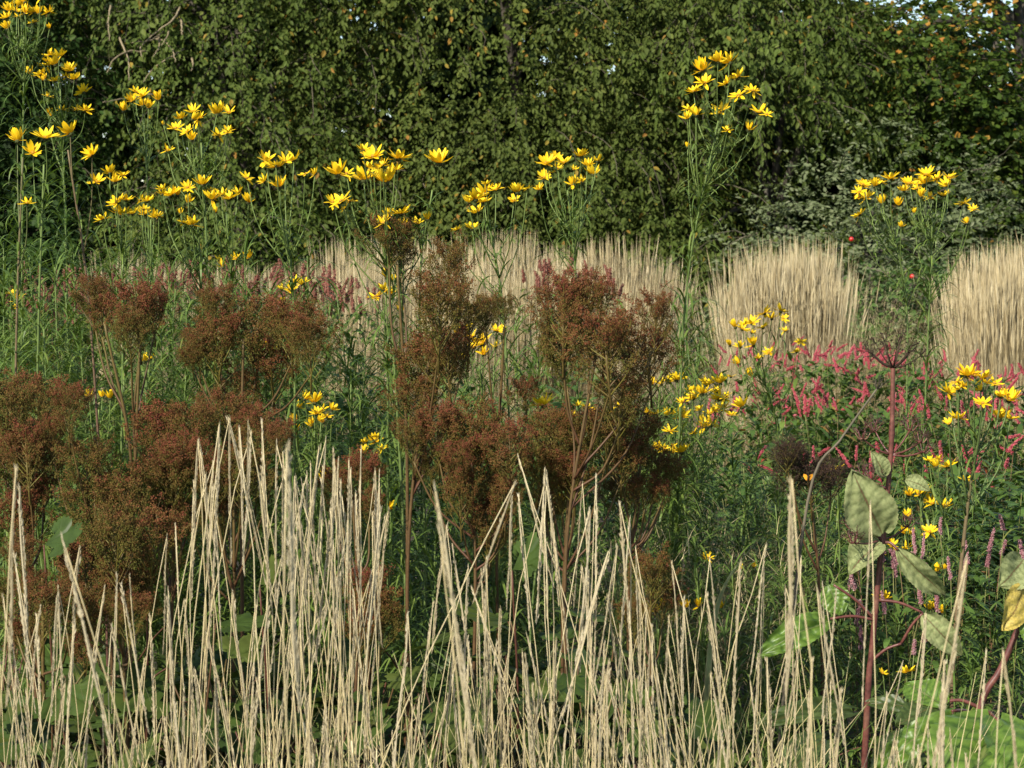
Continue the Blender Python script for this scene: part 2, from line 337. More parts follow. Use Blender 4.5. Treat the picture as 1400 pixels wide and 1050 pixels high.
tree('oak_tree', 'oak tree with rust orange leaf tips and blue sky beside its trunk', (6.25, 24.4, 0),
     [(tuple(np.array(c) * [q, q, q] + [0, 0, 1.65 * (1 - q)]), tuple(np.array(rr) * q)) for q in (0.945,) for c, rr in
      [((5.2, 24.4, 2.4), (1.6, 1.2, 2.0)), ((5.0, 24.2, 3.7), (1.25, 1.1, 0.95)), ((6.7, 24.1, 1.6), (1.2, 1.0, 1.4)), ((4.2, 25.0, 4.9), (1.7, 1.0, 0.9)), ((6.9, 25.0, 5.75), (1.6, 1.4, 0.6)), ((5.7, 24.0, 3.0), (0.7, 0.7, 0.9))]],
     56, 0.078, M['t_oak'], 53, tmpl=OAK6, droop=(0.2, 0.9), slen=(0.3, 0.6), nl=18, hang=0.15, trunk_r=0.26, warm=oakwarm,
     gaps=[((5.82, 23.2, 4.05), (0.52, 2.5, 0.68)), ((6.3, 22.9, 3.65), (0.6, 2.5, 0.95))], thr=-0.9, keep_back=0.3, straight=True, limbs=2)
tree('wood_tree', 'slim dark trunk beyond the oak, seen against the sky', (6.65, 27.6, 0),
     [((6.6, 27.4, 5.8), (1.0, 0.8, 0.9)), ((6.5, 27.2, 1.9), (0.9, 0.8, 1.4))], 20, 0.09, M['t_back'], 57, droop=(0.2, 0.9), slen=(0.3, 0.6), trunk_r=0.12, straight=True, limbs=1)
tree('silver_shrub', 'rounded silvery green shrub in front of the oak', (3.6, 19.9, 0),
     [((3.55, 19.6, 1.6), (0.95, 0.8, 1.15)), ((2.9, 19.4, 1.0), (0.8, 0.7, 1.0)), ((4.3, 19.8, 1.1), (0.8, 0.7, 1.05))],
     60, 0.058, M['t_silver'], 61, droop=(-0.2, 0.7), slen=(0.25, 0.5), nl=20, hang=0.1, width=0.8, trunk_r=0.05, cat='shrub', thr=-0.8, twigs=0.1)
fr_sh = tree('fruiting_shrub', 'dark green shrub with two red fruits between the blond grass clumps', (3.15, 16.6, 0),
     [((3.15, 16.3, 0.95), (0.62, 0.55, 0.75)), ((3.5, 16.4, 0.8), (0.5, 0.45, 0.65))],
     55, 0.055, M['herb_leaf'], 67, droop=(0, 0.8), slen=(0.2, 0.4), nl=16, hang=0.2, trunk_r=0.03, cat='shrub', thr=-0.8, twigs=0.1)
for px, py, D, r_ in [(1247, 378, 15.65, 0.020), (1164, 327, 15.7, 0.020)]:
    th = np.linspace(0, math.pi, 7); prof = np.sin(th)
    o = MB().tube(np.stack([0 * th, 0 * th, r_ * np.cos(th)], -1), r_ * prof + 1e-4, 9, 0.5)
    o = o.build('fruit', M['red_fruit'], fr_sh); o.location = at(px, py, D) - fr_sh.location
# the shadowy wood behind
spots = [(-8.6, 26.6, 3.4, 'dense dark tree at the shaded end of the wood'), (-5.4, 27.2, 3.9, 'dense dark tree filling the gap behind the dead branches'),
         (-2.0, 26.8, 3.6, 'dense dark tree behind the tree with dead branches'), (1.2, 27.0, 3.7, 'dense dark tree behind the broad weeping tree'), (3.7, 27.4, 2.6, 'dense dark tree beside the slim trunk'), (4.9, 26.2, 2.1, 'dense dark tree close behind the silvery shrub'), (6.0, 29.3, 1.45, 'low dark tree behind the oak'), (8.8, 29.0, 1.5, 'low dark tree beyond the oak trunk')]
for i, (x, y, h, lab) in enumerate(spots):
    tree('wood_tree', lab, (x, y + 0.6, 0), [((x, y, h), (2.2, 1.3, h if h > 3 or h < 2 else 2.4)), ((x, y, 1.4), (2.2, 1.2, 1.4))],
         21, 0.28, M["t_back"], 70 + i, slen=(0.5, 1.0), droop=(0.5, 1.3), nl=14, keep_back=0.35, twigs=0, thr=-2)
# pale dead branches hanging out of the weeping tree
for P in ([(235, 2), (228, 22), (205, 42), (188, 64), (197, 86)], [(236, 18), (243, 36), (249, 48)], [(252, 74), (258, 88), (262, 97)],
          [(188, 64), (165, 66), (150, 80), (146, 100)], [(200, 124), (165, 132), (140, 140)], [(138, 0), (141, 28), (150, 55)], [(200, 46), (218, 52), (232, 66), (240, 84)], [(205, 42), (212, 60), (210, 78)], [(218, 30), (224, 44), (221, 62)], [(212, 36), (200, 52), (180, 58)], [(240, 60), (222, 76), (205, 92), (196, 112)], [(150, 45), (170, 80), (176, 110)]):
    pts = np.array([at(x, y, 20.35) for x, y in P]) - np.array(deadtree.location)
    pts[:, 1] += np.linspace(0.5, 0, len(pts))
    pp = smoothpath(pts, 16) * 0.4 + 0.6 * np.array([[np.interp(q, np.linspace(0, 1, len(pts)), pts[:, c]) for c in range(3)] for q in np.linspace(0, 1, 16)]) + rng.normal(0, 0.003, (16, 3)); MB().tube(pp, np.linspace(0.012, 0.004, 16), 6, 0.3).build('dead_branch', M['dead'], deadtree)

# ------------------------------------------------------------------ blond reed grass clumps at the back
def far_clump_mesh(seed, H=1.5, n=880, rad=0.19):
    r = np.random.default_rng(seed); m = MB()
    ph = r.uniform(0, 6.28, n); rr = rad * np.sqrt(r.random(n))
    p0 = np.stack([rr * np.cos(ph), rr * np.sin(ph), np.zeros(n)], -1)
    L = H * np.clip(r.normal(0.88, 0.12, n), 0.5, 1.12)
    e0 = math.pi / 2 - np.abs(r.normal(0.032, 0.042, n)) * (0.4 + rr / rad)
    b = r.normal(0.0, 0.06, n); az = ph + r.normal(0, 0.5, n)
    m.ribbons(p0, az, e0, b, L, 0.0021, np.clip(r.normal(0.5, 0.28, n), 0, 1), K=5, prof='grass', twist=1.3)
    pts, _ = curves(p0, az, e0, b, L, 5)
    tip = pts[:, -1]; d = nrm(pts[:, -1] - pts[:, -2])
    k = 3
    for q in range(k):     # the feathery heads: three slim crossing blades each
        an = q * math.pi / k + r.uniform(0, 3, n)
        nv = np.stack([np.cos(an), np.sin(an), 0 * an], -1)
        tv = np.array([[0, -1, 0], [0.011, -0.7, 0], [0.008, -0.3, 0], [0, 0.02, 0], [-0.008, -0.35, 0], [-0.011, -0.75, 0]])
        m.inst(tv, np.array([[0, 1, 2, 3], [0, 3, 4, 5]]), tip, d, nv, r.uniform(0.18, 0.27, n), np.clip(r.normal(0.6, 0.26, n), 0, 1))
    nb = 240
    ph = r.uniform(0, 6.28, nb); p0 = np.stack([rad * 0.8 * np.cos(ph), rad * 0.8 * np.sin(ph), 0 * ph], -1)
    m.ribbons(p0, ph, r.uniform(1.0, 1.5, nb), r.uniform(0.6, 1.8, nb), r.uniform(0.5, 0.95, nb), 0.007, r.uniform(0.1, 0.6, nb), K=6, prof='grass')
    return m.mesh('stalks', M['far_straw'], smooth=False)
LM = [(60, 'the tallest sunflower'), (150, 'the small leaning rusty plume'), (235, 'the forked rusty plume'), (330, 'the wide row of sunflower heads'), (430, 'the broad rusty plume'), (520, 'the slim rusty plume'), (575, 'the single long stalked bloom'), (650, 'the pointed wedge plume'),
      (725, 'the tight sunflower bouquet'), (800, 'the great domed plume'), (870, 'the dome and its side plume'), (985, 'the tall lone sunflower'), (1060, 'the small cupped sunflower heads'), (1130, 'the bright pink bistorts'), (1260, 'the withered umbel'), (1350, 'the dark stemmed sunflower'), (9999, 'the leaning purple stem')]
def landmark(px): return next(n for x, n in LM if px < x)
FAR = [far_clump_mesh(100 + i) for i in range(5)]
def far_clump(px, D, ytop, label, group):
    label = label + ' behind ' + landmark(px); b = at(px, 400, D); root = thing('reed_grass_clump', label, 'grass', (b.x, D, 0.0), group)
    H = at(px, ytop, D).z * rng.uniform(0.84, 0.96)
    o = link('stalks', FAR[int(rng.integers(5))], root, 'stuff')
    o.scale = (rng.uniform(0.95, 1.2),) * 2 + (H / 1.52,); o.rotation_euler = (rng.normal(0, 0.02), rng.normal(0, 0.02), rng.uniform(0, 6.28))
for px in range(165, 480, 42): far_clump(px + rng.uniform(-8, 8), 17.2 + rng.uniform(-0.3, 0.3), 352 + rng.uniform(-10, 14), 'thin blond reed grass clump', 'blond grass behind the dusty red spikes')
for px in range(490, 905, 29): far_clump(px + rng.uniform(-8, 8), 15.6 + rng.uniform(-0.4, 0.4), 330 + rng.uniform(-12, 12), 'blond reed grass clump in the back row', 'blond grass band before the weeping trees')
for px in range(500, 900, 40): far_clump(px + rng.uniform(-8, 8), 14.2 + rng.uniform(-0.3, 0.3), 362 + rng.uniform(-14, 14), 'shorter blond grass clump in the front row', 'blond grass band before the weeping trees')
for px in range(1035, 1112, 19): far_clump(px + rng.uniform(-4, 4), 14.6 + rng.uniform(-0.3, 0.3), 328 + rng.uniform(-8, 10), 'tall blond grass clump before silvery shrub', 'blond grass before silvery shrub')
for px in range(1040, 1108, 22): far_clump(px + rng.uniform(-4, 4), 13.4 + rng.uniform(-0.2, 0.2), 350 + rng.uniform(-10, 10), 'tall blond grass clump before silvery shrub', 'blond grass before silvery shrub')
for px in range(1345, 1490, 26): far_clump(px + rng.uniform(-4, 4), 13.8 + rng.uniform(-0.2, 0.2), 324 + rng.uniform(-8, 8), 'tall blond grass clump before the oak', 'blond grass before the oak')
for px in range(1350, 1490, 30): far_clump(px + rng.uniform(-4, 4), 12.7 + rng.uniform(-0.2, 0.2), 346 + rng.uniform(-10, 10), 'tall blond grass clump before the oak', 'blond grass before the oak')

# airy brownish grass between the blond clumps
def airy(px, D, ytop, label, n=160, mat='far_straw', spread=0.5):
    b = at(px, 400, D); root = thing('airy_grass', label, 'grass', (b.x, D, 0))
    H = at(px, ytop, D).z; m = MB(); r = rng
    ph = r.uniform(0, 6.28, n)
    p0 = np.stack([0.06 * np.cos(ph), 0.06 * np.sin(ph), 0 * ph], -1)
    L = H * r.uniform(0.8, 1.1, n)
    e0 = math.pi / 2 - np.abs(r.normal(0.12, 0.15, n)); bd = r.uniform(0, spread, n)
    m.ribbons(p0, ph, e0, bd, L, 0.0025, r.uniform(0, 0.5, n), K=7, prof='grass', twist=1)
    pts, _ = curves(p0, ph, e0, bd, L, 7)
    for q in range(14):
        i = r.integers(4, 7, n); s = pts[np.arange(n), i] + r.normal(0, 0.02, (n, 3))
        m.ribbons(s, r.uniform(0, 6.28, n), r.uniform(0.2, 1.4, n), 0.5, r.uniform(0.03, 0.1, n), 0.0018, r.uniform(0.1, 0.6, n), K=3, prof='grass')
    m.build('stalks', M[mat], root, False, 'stuff')
airy(1185, 13.0, 400, 'hazy brown airy grass below the fruiting shrub', 220, spread=0.9)
airy(1235, 12.6, 408, 'hazy brown airy grass beside the tall blond clump', 220, spread=0.9)
airy(985, 12.2, 400, 'hazy airy grass in the gap between two blond grass bands', 200, spread=0.9)
airy(945, 6.6, 668, 'low greyish airy grass among the narrow sunflower leaves', 150, spread=1.3)
airy(905, 5.9, 720, 'low greyish airy grass behind a rusty meadowsweet plume', 130, spread=1.3)

# ------------------------------------------------------------------ bistort with flower spikes
def spike_mesh(mat, L, rad, seed, n=110):
    r = np.random.default_rng(seed); m = MB()
    z = r.random(n) ** 0.9; ph = r.uniform(0, 6.28, n); bow = r.normal(0, 0.10) * L
    ax = lambda q: np.stack([bow * q * q, 0 * q, q * L], -1)
    m.tube(ax(np.linspace(0, 1, 6)), rad * np.array([0.3, 0.6, 0.6, 0.5, 0.35, 0.12]), 5, 0.15)
    o = np.stack([np.cos(ph), np.sin(ph), 0 * ph], -1)
    pos = ax(z) + o * rad * 0.5 * (1.15 - 0.95 * z ** 1.6)[:, None]
    tv = np.array([[0, 0, 0], [0.5, 0.6, 0.1], [0, 1, 0], [-0.5, 0.6, 0.1], [0, 0.7, 0.5]]); tf = np.array([[0, 1, 4], [1, 2, 4], [2, 3, 4], [3, 0, 4]])
    m.inst(tv, tf, pos, o + [0, 0, 0.8], np.stack([-np.sin(ph), np.cos(ph), 0 * ph + 0.5], -1), rad * r.uniform(0.7, 1.1, n), r.random(n))
    return m.mesh('flower_spike', M[mat], False)
SP = {k: [spike_mesh(k, L, rad, 200 + i, n) for i in range(5)] for k, L, rad, n in (('pink', 0.088, 0.0074, 90), ('dusty', 0.105, 0.0125, 90), ('mauve', 0.07, 0.0056, 130))}
def bistort(px, D, ztop, kind, ns, label, group, spread=0.42, tilt=0.62, leaves=330, leafL=0.11):
    b = at(px, 400, D); root = thing('bistort', label, 'flowers', (b.x, D, 0), group); r = rng
    m = MB(); n = leaves
    ph = r.uniform(0, 6.28, n); rr = spread * 0.85 * np.sqrt(r.random(n))
    z = (ztop - 0.12) * r.random(n) ** 0.6
    p0 = np.stack([rr * np.cos(ph), rr * np.sin(ph), z], -1)
    m.ribbons(p0, r.uniform(0, 6.28, n), r.uniform(-0.2, 1.0, n), r.uniform(0.3, 1.4, n), leafL * r.uniform(0.6, 1.3, n), leafL * 0.27, r.beta(2, 2, n), K=5, prof='ovate', fold=0.12, twist=0.5)
    m.build('leaves', M['bist_leaf'], root, False, 'stuff')
    st = MB()
    for i in range(ns):
        a = r.uniform(0, 6.28); q = spread * math.sqrt(r.random())
        zt = ztop * r.uniform(0.90, 1.03) - 0.07
        tip = np.array([q * math.cos(a), q * math.sin(a), zt])
        base = tip * [0.4, 0.4, 0]
        st.tube(smoothpath([base, (base + tip) / 2 + [0, 0, 0.05], tip], 6), np.linspace(0.0025, 0.0014, 6), 4, r.random())
        s = link('flower_spike', SP[kind][int(r.integers(5))], root)
        s.location = tip; s.rotation_euler = (r.normal(0, tilt), r.normal(0, tilt), r.uniform(0, 6.28)); s.scale = (r.uniform(0.8, 1.2),) * 2 + (r.uniform(0.6, 1.25),)
    st.build('flower_stems', M['wire'], root)
G = 'pink bistorts before the blond grass'
for px, D, y in [(1060, 11.6, 478), (1105, 11.2, 470), (1150, 11.0, 466), (1200, 11.3, 474), (1250, 11.0, 480), (1300, 11.2, 486), (1350, 11.4, 500), (1400, 11.2, 500),
                 (1085, 10.0, 520), (1150, 9.8, 520), (1215, 10.0, 535), (1290, 9.7, 540), (1370, 9.6, 545), (1440, 9.8, 545), (1040, 10.4, 545)]:
    bistort(px, D, at(px, y, D).z, 'pink', 16, 'bright pink bistort with leaning flower spikes, behind ' + landmark(px), G)
for px, D, y in [(1180, 8.4, 610), (1280, 8.3, 615), (1360, 8.2, 600), (1120, 8.6, 620), (1430, 8.4, 610)]:
    bistort(px, D, at(px, y, D).z, 'pink', 8, 'low leafy bistort with scattered pink spikes beside the purple stem', 'low leafy bistorts beside the purple stem')
for i, px in enumerate(range(40, 500, 33)):
    D = 12.6 + rng.uniform(-0.6, 0.6)
    bistort(px + rng.uniform(-9, 9), D, at(px, 374 + rng.uniform(-6, 22) + (12 if px < 90 else 0), D).z, 'dusty', 18, 'faded dusty red bistort with upright spikes before thin blond grass', 'dusty red bistorts before thin blond grass', 0.34, 0.13, 220)
for px, y in [(745, 362), (768, 366), (820, 380)]:
    bistort(px, 13.2, at(px, y, 13.2).z, 'dusty', 12, 'dusty pink bistort with upright spikes against the long blond band', 'dusty pink bistorts against the long blond band', 0.2, 0.15, 150)
for px, D, y in [(1212, 5.75, 742), (1245, 5.7, 760), (1292, 5.75, 738), (1335, 5.8, 700), (1375, 5.75, 725), (1188, 5.65, 775), (1232, 5.6, 835), (1320, 5.6, 770)]:
    bistort(px, D, at(px, y, D).z, 'mauve', 4, 'slim bistort with small mauve spikes among narrow leaves', 'mauve bistorts among narrow leaves', 0.20, 0.18, 60, 0.07)

# ------------------------------------------------------------------ leafy herbs filling the middle ground
def herb(px, D, ytop, label, group, n=420, spread=0.42, leafL=0.10, wid=0.45):
    label += ', behind ' + landmark(px)
    b = at(px, 400, D); root = thing('leafy_herb', label, 'plant', (b.x, D, 0), group); r = rng
    H = max(0.25, at(px, ytop, D).z); m = MB()
    ns = 16; st = MB()
    for i in range(ns):
        a = r.uniform(0, 6.28); q = spread * math.sqrt(r.random()); h = H * r.uniform(0.6, 1.0)
        tip = np.array([q * math.cos(a), q * math.sin(a), h]); base = tip * [0.35, 0.35, 0]
        P = smoothpath([base, (base + tip) / 2 + [0, 0, 0.04], tip], 14); st.tube(P, np.linspace(0.004, 0.0015, 14), 4, 0.8)
        k = n // ns; u = r.random(k) ** 0.7; p0 = P[(u * 13).astype(int)] + r.normal(0, 0.008, (k, 3))
        m.ribbons(p0, r.uniform(0, 6.28, k), r.uniform(-0.1, 0.9, k), r.uniform(0.3, 1.3, k), leafL * r.uniform(0.6, 1.25, k), leafL * wid * r.uniform(0.7, 1.1, k), np.clip(r.beta(2, 2, k) + 0.1 * (u - 0.5), 0, 1), K=5, prof='ovate', fold=0.12, twist=0.4)
    st.build('stems', M['wire'], root); m.build('leaves', M['herb_leaf'], root, False, 'stuff')
for px, D, y in [(440, 8.0, 455), (500, 8.2, 440), (560, 8.4, 470), (700, 8.0, 470), (740, 8.2, 480), (650, 8.2, 500), (860, 8.4, 530), (480, 7.4, 520), (700, 7.2, 560), (400, 8.4, 450), (930, 9.4, 540), (1000, 9.2, 580)]:
    herb(px, D, y, 'broad leaved green herb', 'broad leaved herbs behind the reddish plumes')
for px, D, y in [(20, 8.4, 440), (90, 8.2, 450), (160, 8.0, 470), (240, 8.0, 470), (310, 8.2, 480), (-40, 8.0, 450)]:
    herb(px, D, y, 'leafy green herb with long leaves', 'leafy herbs beneath the tallest sunflowers', leafL=0.11, wid=0.3)
for px, D, y in [(1080, 7.6, 640), (1140, 7.8, 640), (1240, 7.4, 660), (1310, 7.3, 660), (1380, 7.2, 650), (1030, 8.2, 620), (1440, 7.4, 650)]:
    herb(px, D, y, 'bright green herb before the pink bistorts', 'bright herbs between the bistorts', leafL=0.085)

# ground cover
r = np.random.default_rng(5)
n = 11000
gx = r.uniform(-4.2, 4.2, n); gy = r.uniform(4.4, 12.5, n); ok = np.abs(gx) < gy * 0.30 + 0.5
gx, gy = gx[ok], gy[ok]; n = len(gx)
m = MB(); m.ribbons(np.stack([gx, gy, r.uniform(0.0, 0.30, n)], -1), r.uniform(0, 6.28, n), r.uniform(0.1, 1.3, n), r.uniform(0.3, 1.6, n), r.uniform(0.05, 0.14, n), r.uniform(0.012, 0.04, n), r.beta(2, 2.2, n), K=4, prof='ovate', fold=0.1)
g = m.build('ground_cover', M['bist_leaf'], None, False, 'stuff')
g['label'] = 'low green leafy ground cover over the soil between the plants'; g['category'] = 'ground cover'

# ------------------------------------------------------------------ sunflowers
def petal_mesh(seed):
    r = np.random.default_rng(seed); nx, ny = 3, 6
    s = np.linspace(0, 1, ny); w = 0.155 * np.sin(math.pi * np.clip(s * 0.92 + 0.06, 0, 1)) ** 0.62
    bend = r.uniform(-0.25, 0.30); tw = r.uniform(-0.25, 0.25)
    V = []; A = []
    for i, q in enumerate(s):
        for t in (-1, 0, 1):
            V.append([t * w[i], q, bend * q * q - 0.05 * (1 - abs(t)) * math.sin(q * 3.1) + tw * t * w[i] * q]); A.append(0.35 + 0.65 * q if q > 0.2 else 0.15 + q)
    f = [[i * 3 + j, i * 3 + j + 1, i * 3 + j + 4, i * 3 + j + 3] for i in range(ny - 1) for j in range(2)]
    return MB().add(V, f, np.array(A) + r.normal(0, 0.05)).mesh('petal', M['petal'])
PET = [petal_mesh(300 + i) for i in range(6)]
def head_mesh(seed):
    r = np.random.default_rng(seed); m = MB()
    m.tube([[0, 0, -0.30], [0, 0, -0.24], [0, 0, -0.10], [0, 0, 0.0]], [0.04, 0.15, 0.20, 0.17], 8, np.array([0.2, 0.2, 0.3, 0.4]))
    m.tube([[0, 0, -0.01], [0, 0, 0.05], [0, 0, 0.09]], [0.17, 0.14, 0.03], 8, np.array([0.7, 0.85, 0.95]))
    n = 26; ph = r.uniform(0, 6.28, n); o = np.stack([np.cos(ph), np.sin(ph), 0 * ph], -1)
    m.ribbons(o * 0.13 + [0, 0, -0.22], ph, r.uniform(0.2, 0.9, n), r.uniform(0.2, 1.2, n), r.uniform(0.16, 0.3, n), 0.06, r.uniform(0.1, 0.35, n), K=4)
    k = 40; q = np.sqrt(r.random(k)) * 0.14; ph = r.uniform(0, 6.28, k)
    tv = np.array([[-0.4, 0, 0], [0.4, 0, 0], [0, 1, 0], [0, 0, 0.5]]); tf = np.array([[0, 1, 2], [1, 3, 2], [3, 0, 2]])
    m.inst(tv, tf, np.stack([q * np.cos(ph), q * np.sin(ph), 0 * q + 0.04], -1), np.stack([np.cos(ph) * 0.3, np.sin(ph) * 0.3, 0 * q + 1], -1), np.stack([-np.sin(ph), np.cos(ph), 0 * q], -1), r.uniform(0.05, 0.09, k), r.uniform(0.6, 1, k))
    return m.mesh('flower_head', M['head'])
HEAD = [head_mesh(320 + i) for i in range(3)]

def flower(parent, pos, diam, bud=False, lean=None):
    r = rng
    elev0 = 1.15 if bud else r.uniform(0.18, 0.85)
    R_ = diam * 0.5 / (0.55 if bud else max(0.60, math.cos(elev0 * 0.85)))
    h = link('flower_head', HEAD[int(r.integers(3))], parent)
    tilt = r.uniform(0.1, 0.7)
    if lean is None: lean = math.atan2(S.y, S.x) + r.normal(0, 0.9)
    q = Quaternion((-math.sin(lean), math.cos(lean), 0), tilt) @ Quaternion((0, 0, 1), r.uniform(0, 6.28))
    h.rotation_mode = 'QUATERNION'; h.rotation_quaternion = q; h.location = pos; h.scale = (R_,) * 3
    n = int(r.integers(11, 16)) if diam > 0.045 else int(r.integers(8, 12))
    for i in range(n):
        a = i / n * 6.283 + r.normal(0, 0.10)
        e = elev0 + r.normal(0, 0.2) - (r.uniform(0.4, 1.0) if r.random() < 0.07 else 0) + (0.10 if i % 2 else -0.08)
        p = link('petal', PET[int(r.integers(6))], h)
        p.rotation_mode = 'QUATERNION'
        p.rotation_quaternion = Quaternion((0, 0, 1), a) @ Quaternion((1, 0, 0), e) @ Quaternion((0, 1, 0), r.normal(0, 0.15))
        p.location = (-0.11 * math.sin(a), 0.11 * math.cos(a), -0.05)
        p.scale = (r.uniform(0.85, 1.25), 1.0 * r.uniform(0.85, 1.08), 1)
    return h

def narrow_leaves(m, P, lo, hi, per_m, Ls=(0.13, 0.23), wd=0.0064, top=0.55):
    """P: stem polyline; leaves between fractions lo..hi of its length, shorter at the top"""
    seg = np.linalg.norm(np.diff(P, axis=0), axis=1); cum = np.concatenate([[0], np.cumsum(seg)])
    n = int((hi - lo) * cum[-1] * per_m)
    if n < 1: return
    u = rng.uniform(lo, hi, n); s = u * cum[-1]
    p0 = np.stack([np.interp(s, cum, P[:, k]) for k in range(3)], -1)
    t = (u - lo) / max(hi - lo, 1e-3)
    L = rng.uniform(*Ls, n) * (1 - (1 - top) * t ** 2)
    m.ribbons(p0, rng.uniform(0, 6.28, n), rng.normal(0.75, 0.3, n) + 0.25 * t, rng.uniform(0.9, 2.2, n), L, wd * rng.uniform(0.7, 1.15, n),
              np.clip(rng.beta(2.2, 2.2, n), 0, 0.97) * np.where(rng.random(n) < 0.04, 0, 1) + np.where(rng.random(n) < 0.03, 0.3, 0), K=7, prof='lance', twist=0.35)

def base_of(P1, P2):
    d = P2 - P1
    k = P2.z / max(-d.z, 0.05)
    return Vector((P2.x + d.x * min(k, 1.5) * 0.45, P2.y + rng.uniform(-0.04, 0.04), 0))

def sunflower(label, D, fork, foot, fl, group=None, bare=0.25, per_m=120, stemv=0.75, rad=0.0042, dj=0.10, Ls=(0.13, 0.23), buds=()):
    P1 = at(*fork, D); P2 = at(*foot, D + 0.03); B = base_of(P1, P2)
    root = thing('sunflower', label, 'sunflower', B, group)
    P = smoothpath([(0, 0, 0), (P2 - B) * 0.5 + Vector((rng.normal(0, 0.015), 0, 0)), P2 - B, P1 - B], 30)
    m = MB(); m.tube(P, np.linspace(rad, rad * 0.6, 30), 6, np.clip(np.linspace(stemv - 0.25, stemv + 0.2, 30), 0, 1))
    lv = MB()
    narrow_leaves(lv, P, bare, 0.98, per_m * 1.6, Ls)
    more = [(x + rng.choice([-1, 1]) * rng.uniform(9, 17), y + rng.uniform(-7, 13), dpx * rng.uniform(0.55, 0.85)) for x, y, dpx in fl if dpx > 20 and rng.random() < 0.6 and len(fl) > 2]
    for (x, y, dpx) in list(fl) + more:
        dpx = dpx * 0.87 if dpx > 14 else dpx
        d = D + rng.normal(0, dj); pos = at(x, y + dpx * 0.18, d) - B
        diam = dpx * d / F
        zz = max(pos.z - rng.uniform(0.10, 0.26) - 0.4 * abs(pos.x - P[-1][0]), P[-1][2] - 0.42)
        zz = min(zz, P[-1][2])
        i = int(np.argmin(np.abs(P[:, 2] - zz))); s = P[i]
        e = np.array(pos); mid = s * 0.45 + e * 0.55 + [(e[0] - s[0]) * 0.18, 0, -0.015]
        Q = smoothpath([s, mid, e], 10)
        m.tube(Q, np.linspace(rad * 0.45, rad * 0.30, 10), 5, min(1, stemv + 0.25))
        narrow_leaves(lv, Q, 0.05, 0.75, 40, (0.05, 0.10), 0.005)
        flower(root, pos, diam, bud=dpx <= 14)
    m.build('stem', M['sf_stem'], root)
    if lv.n: lv.build('leaves', M['sf_leaf'], root, False, 'stuff')
    return root

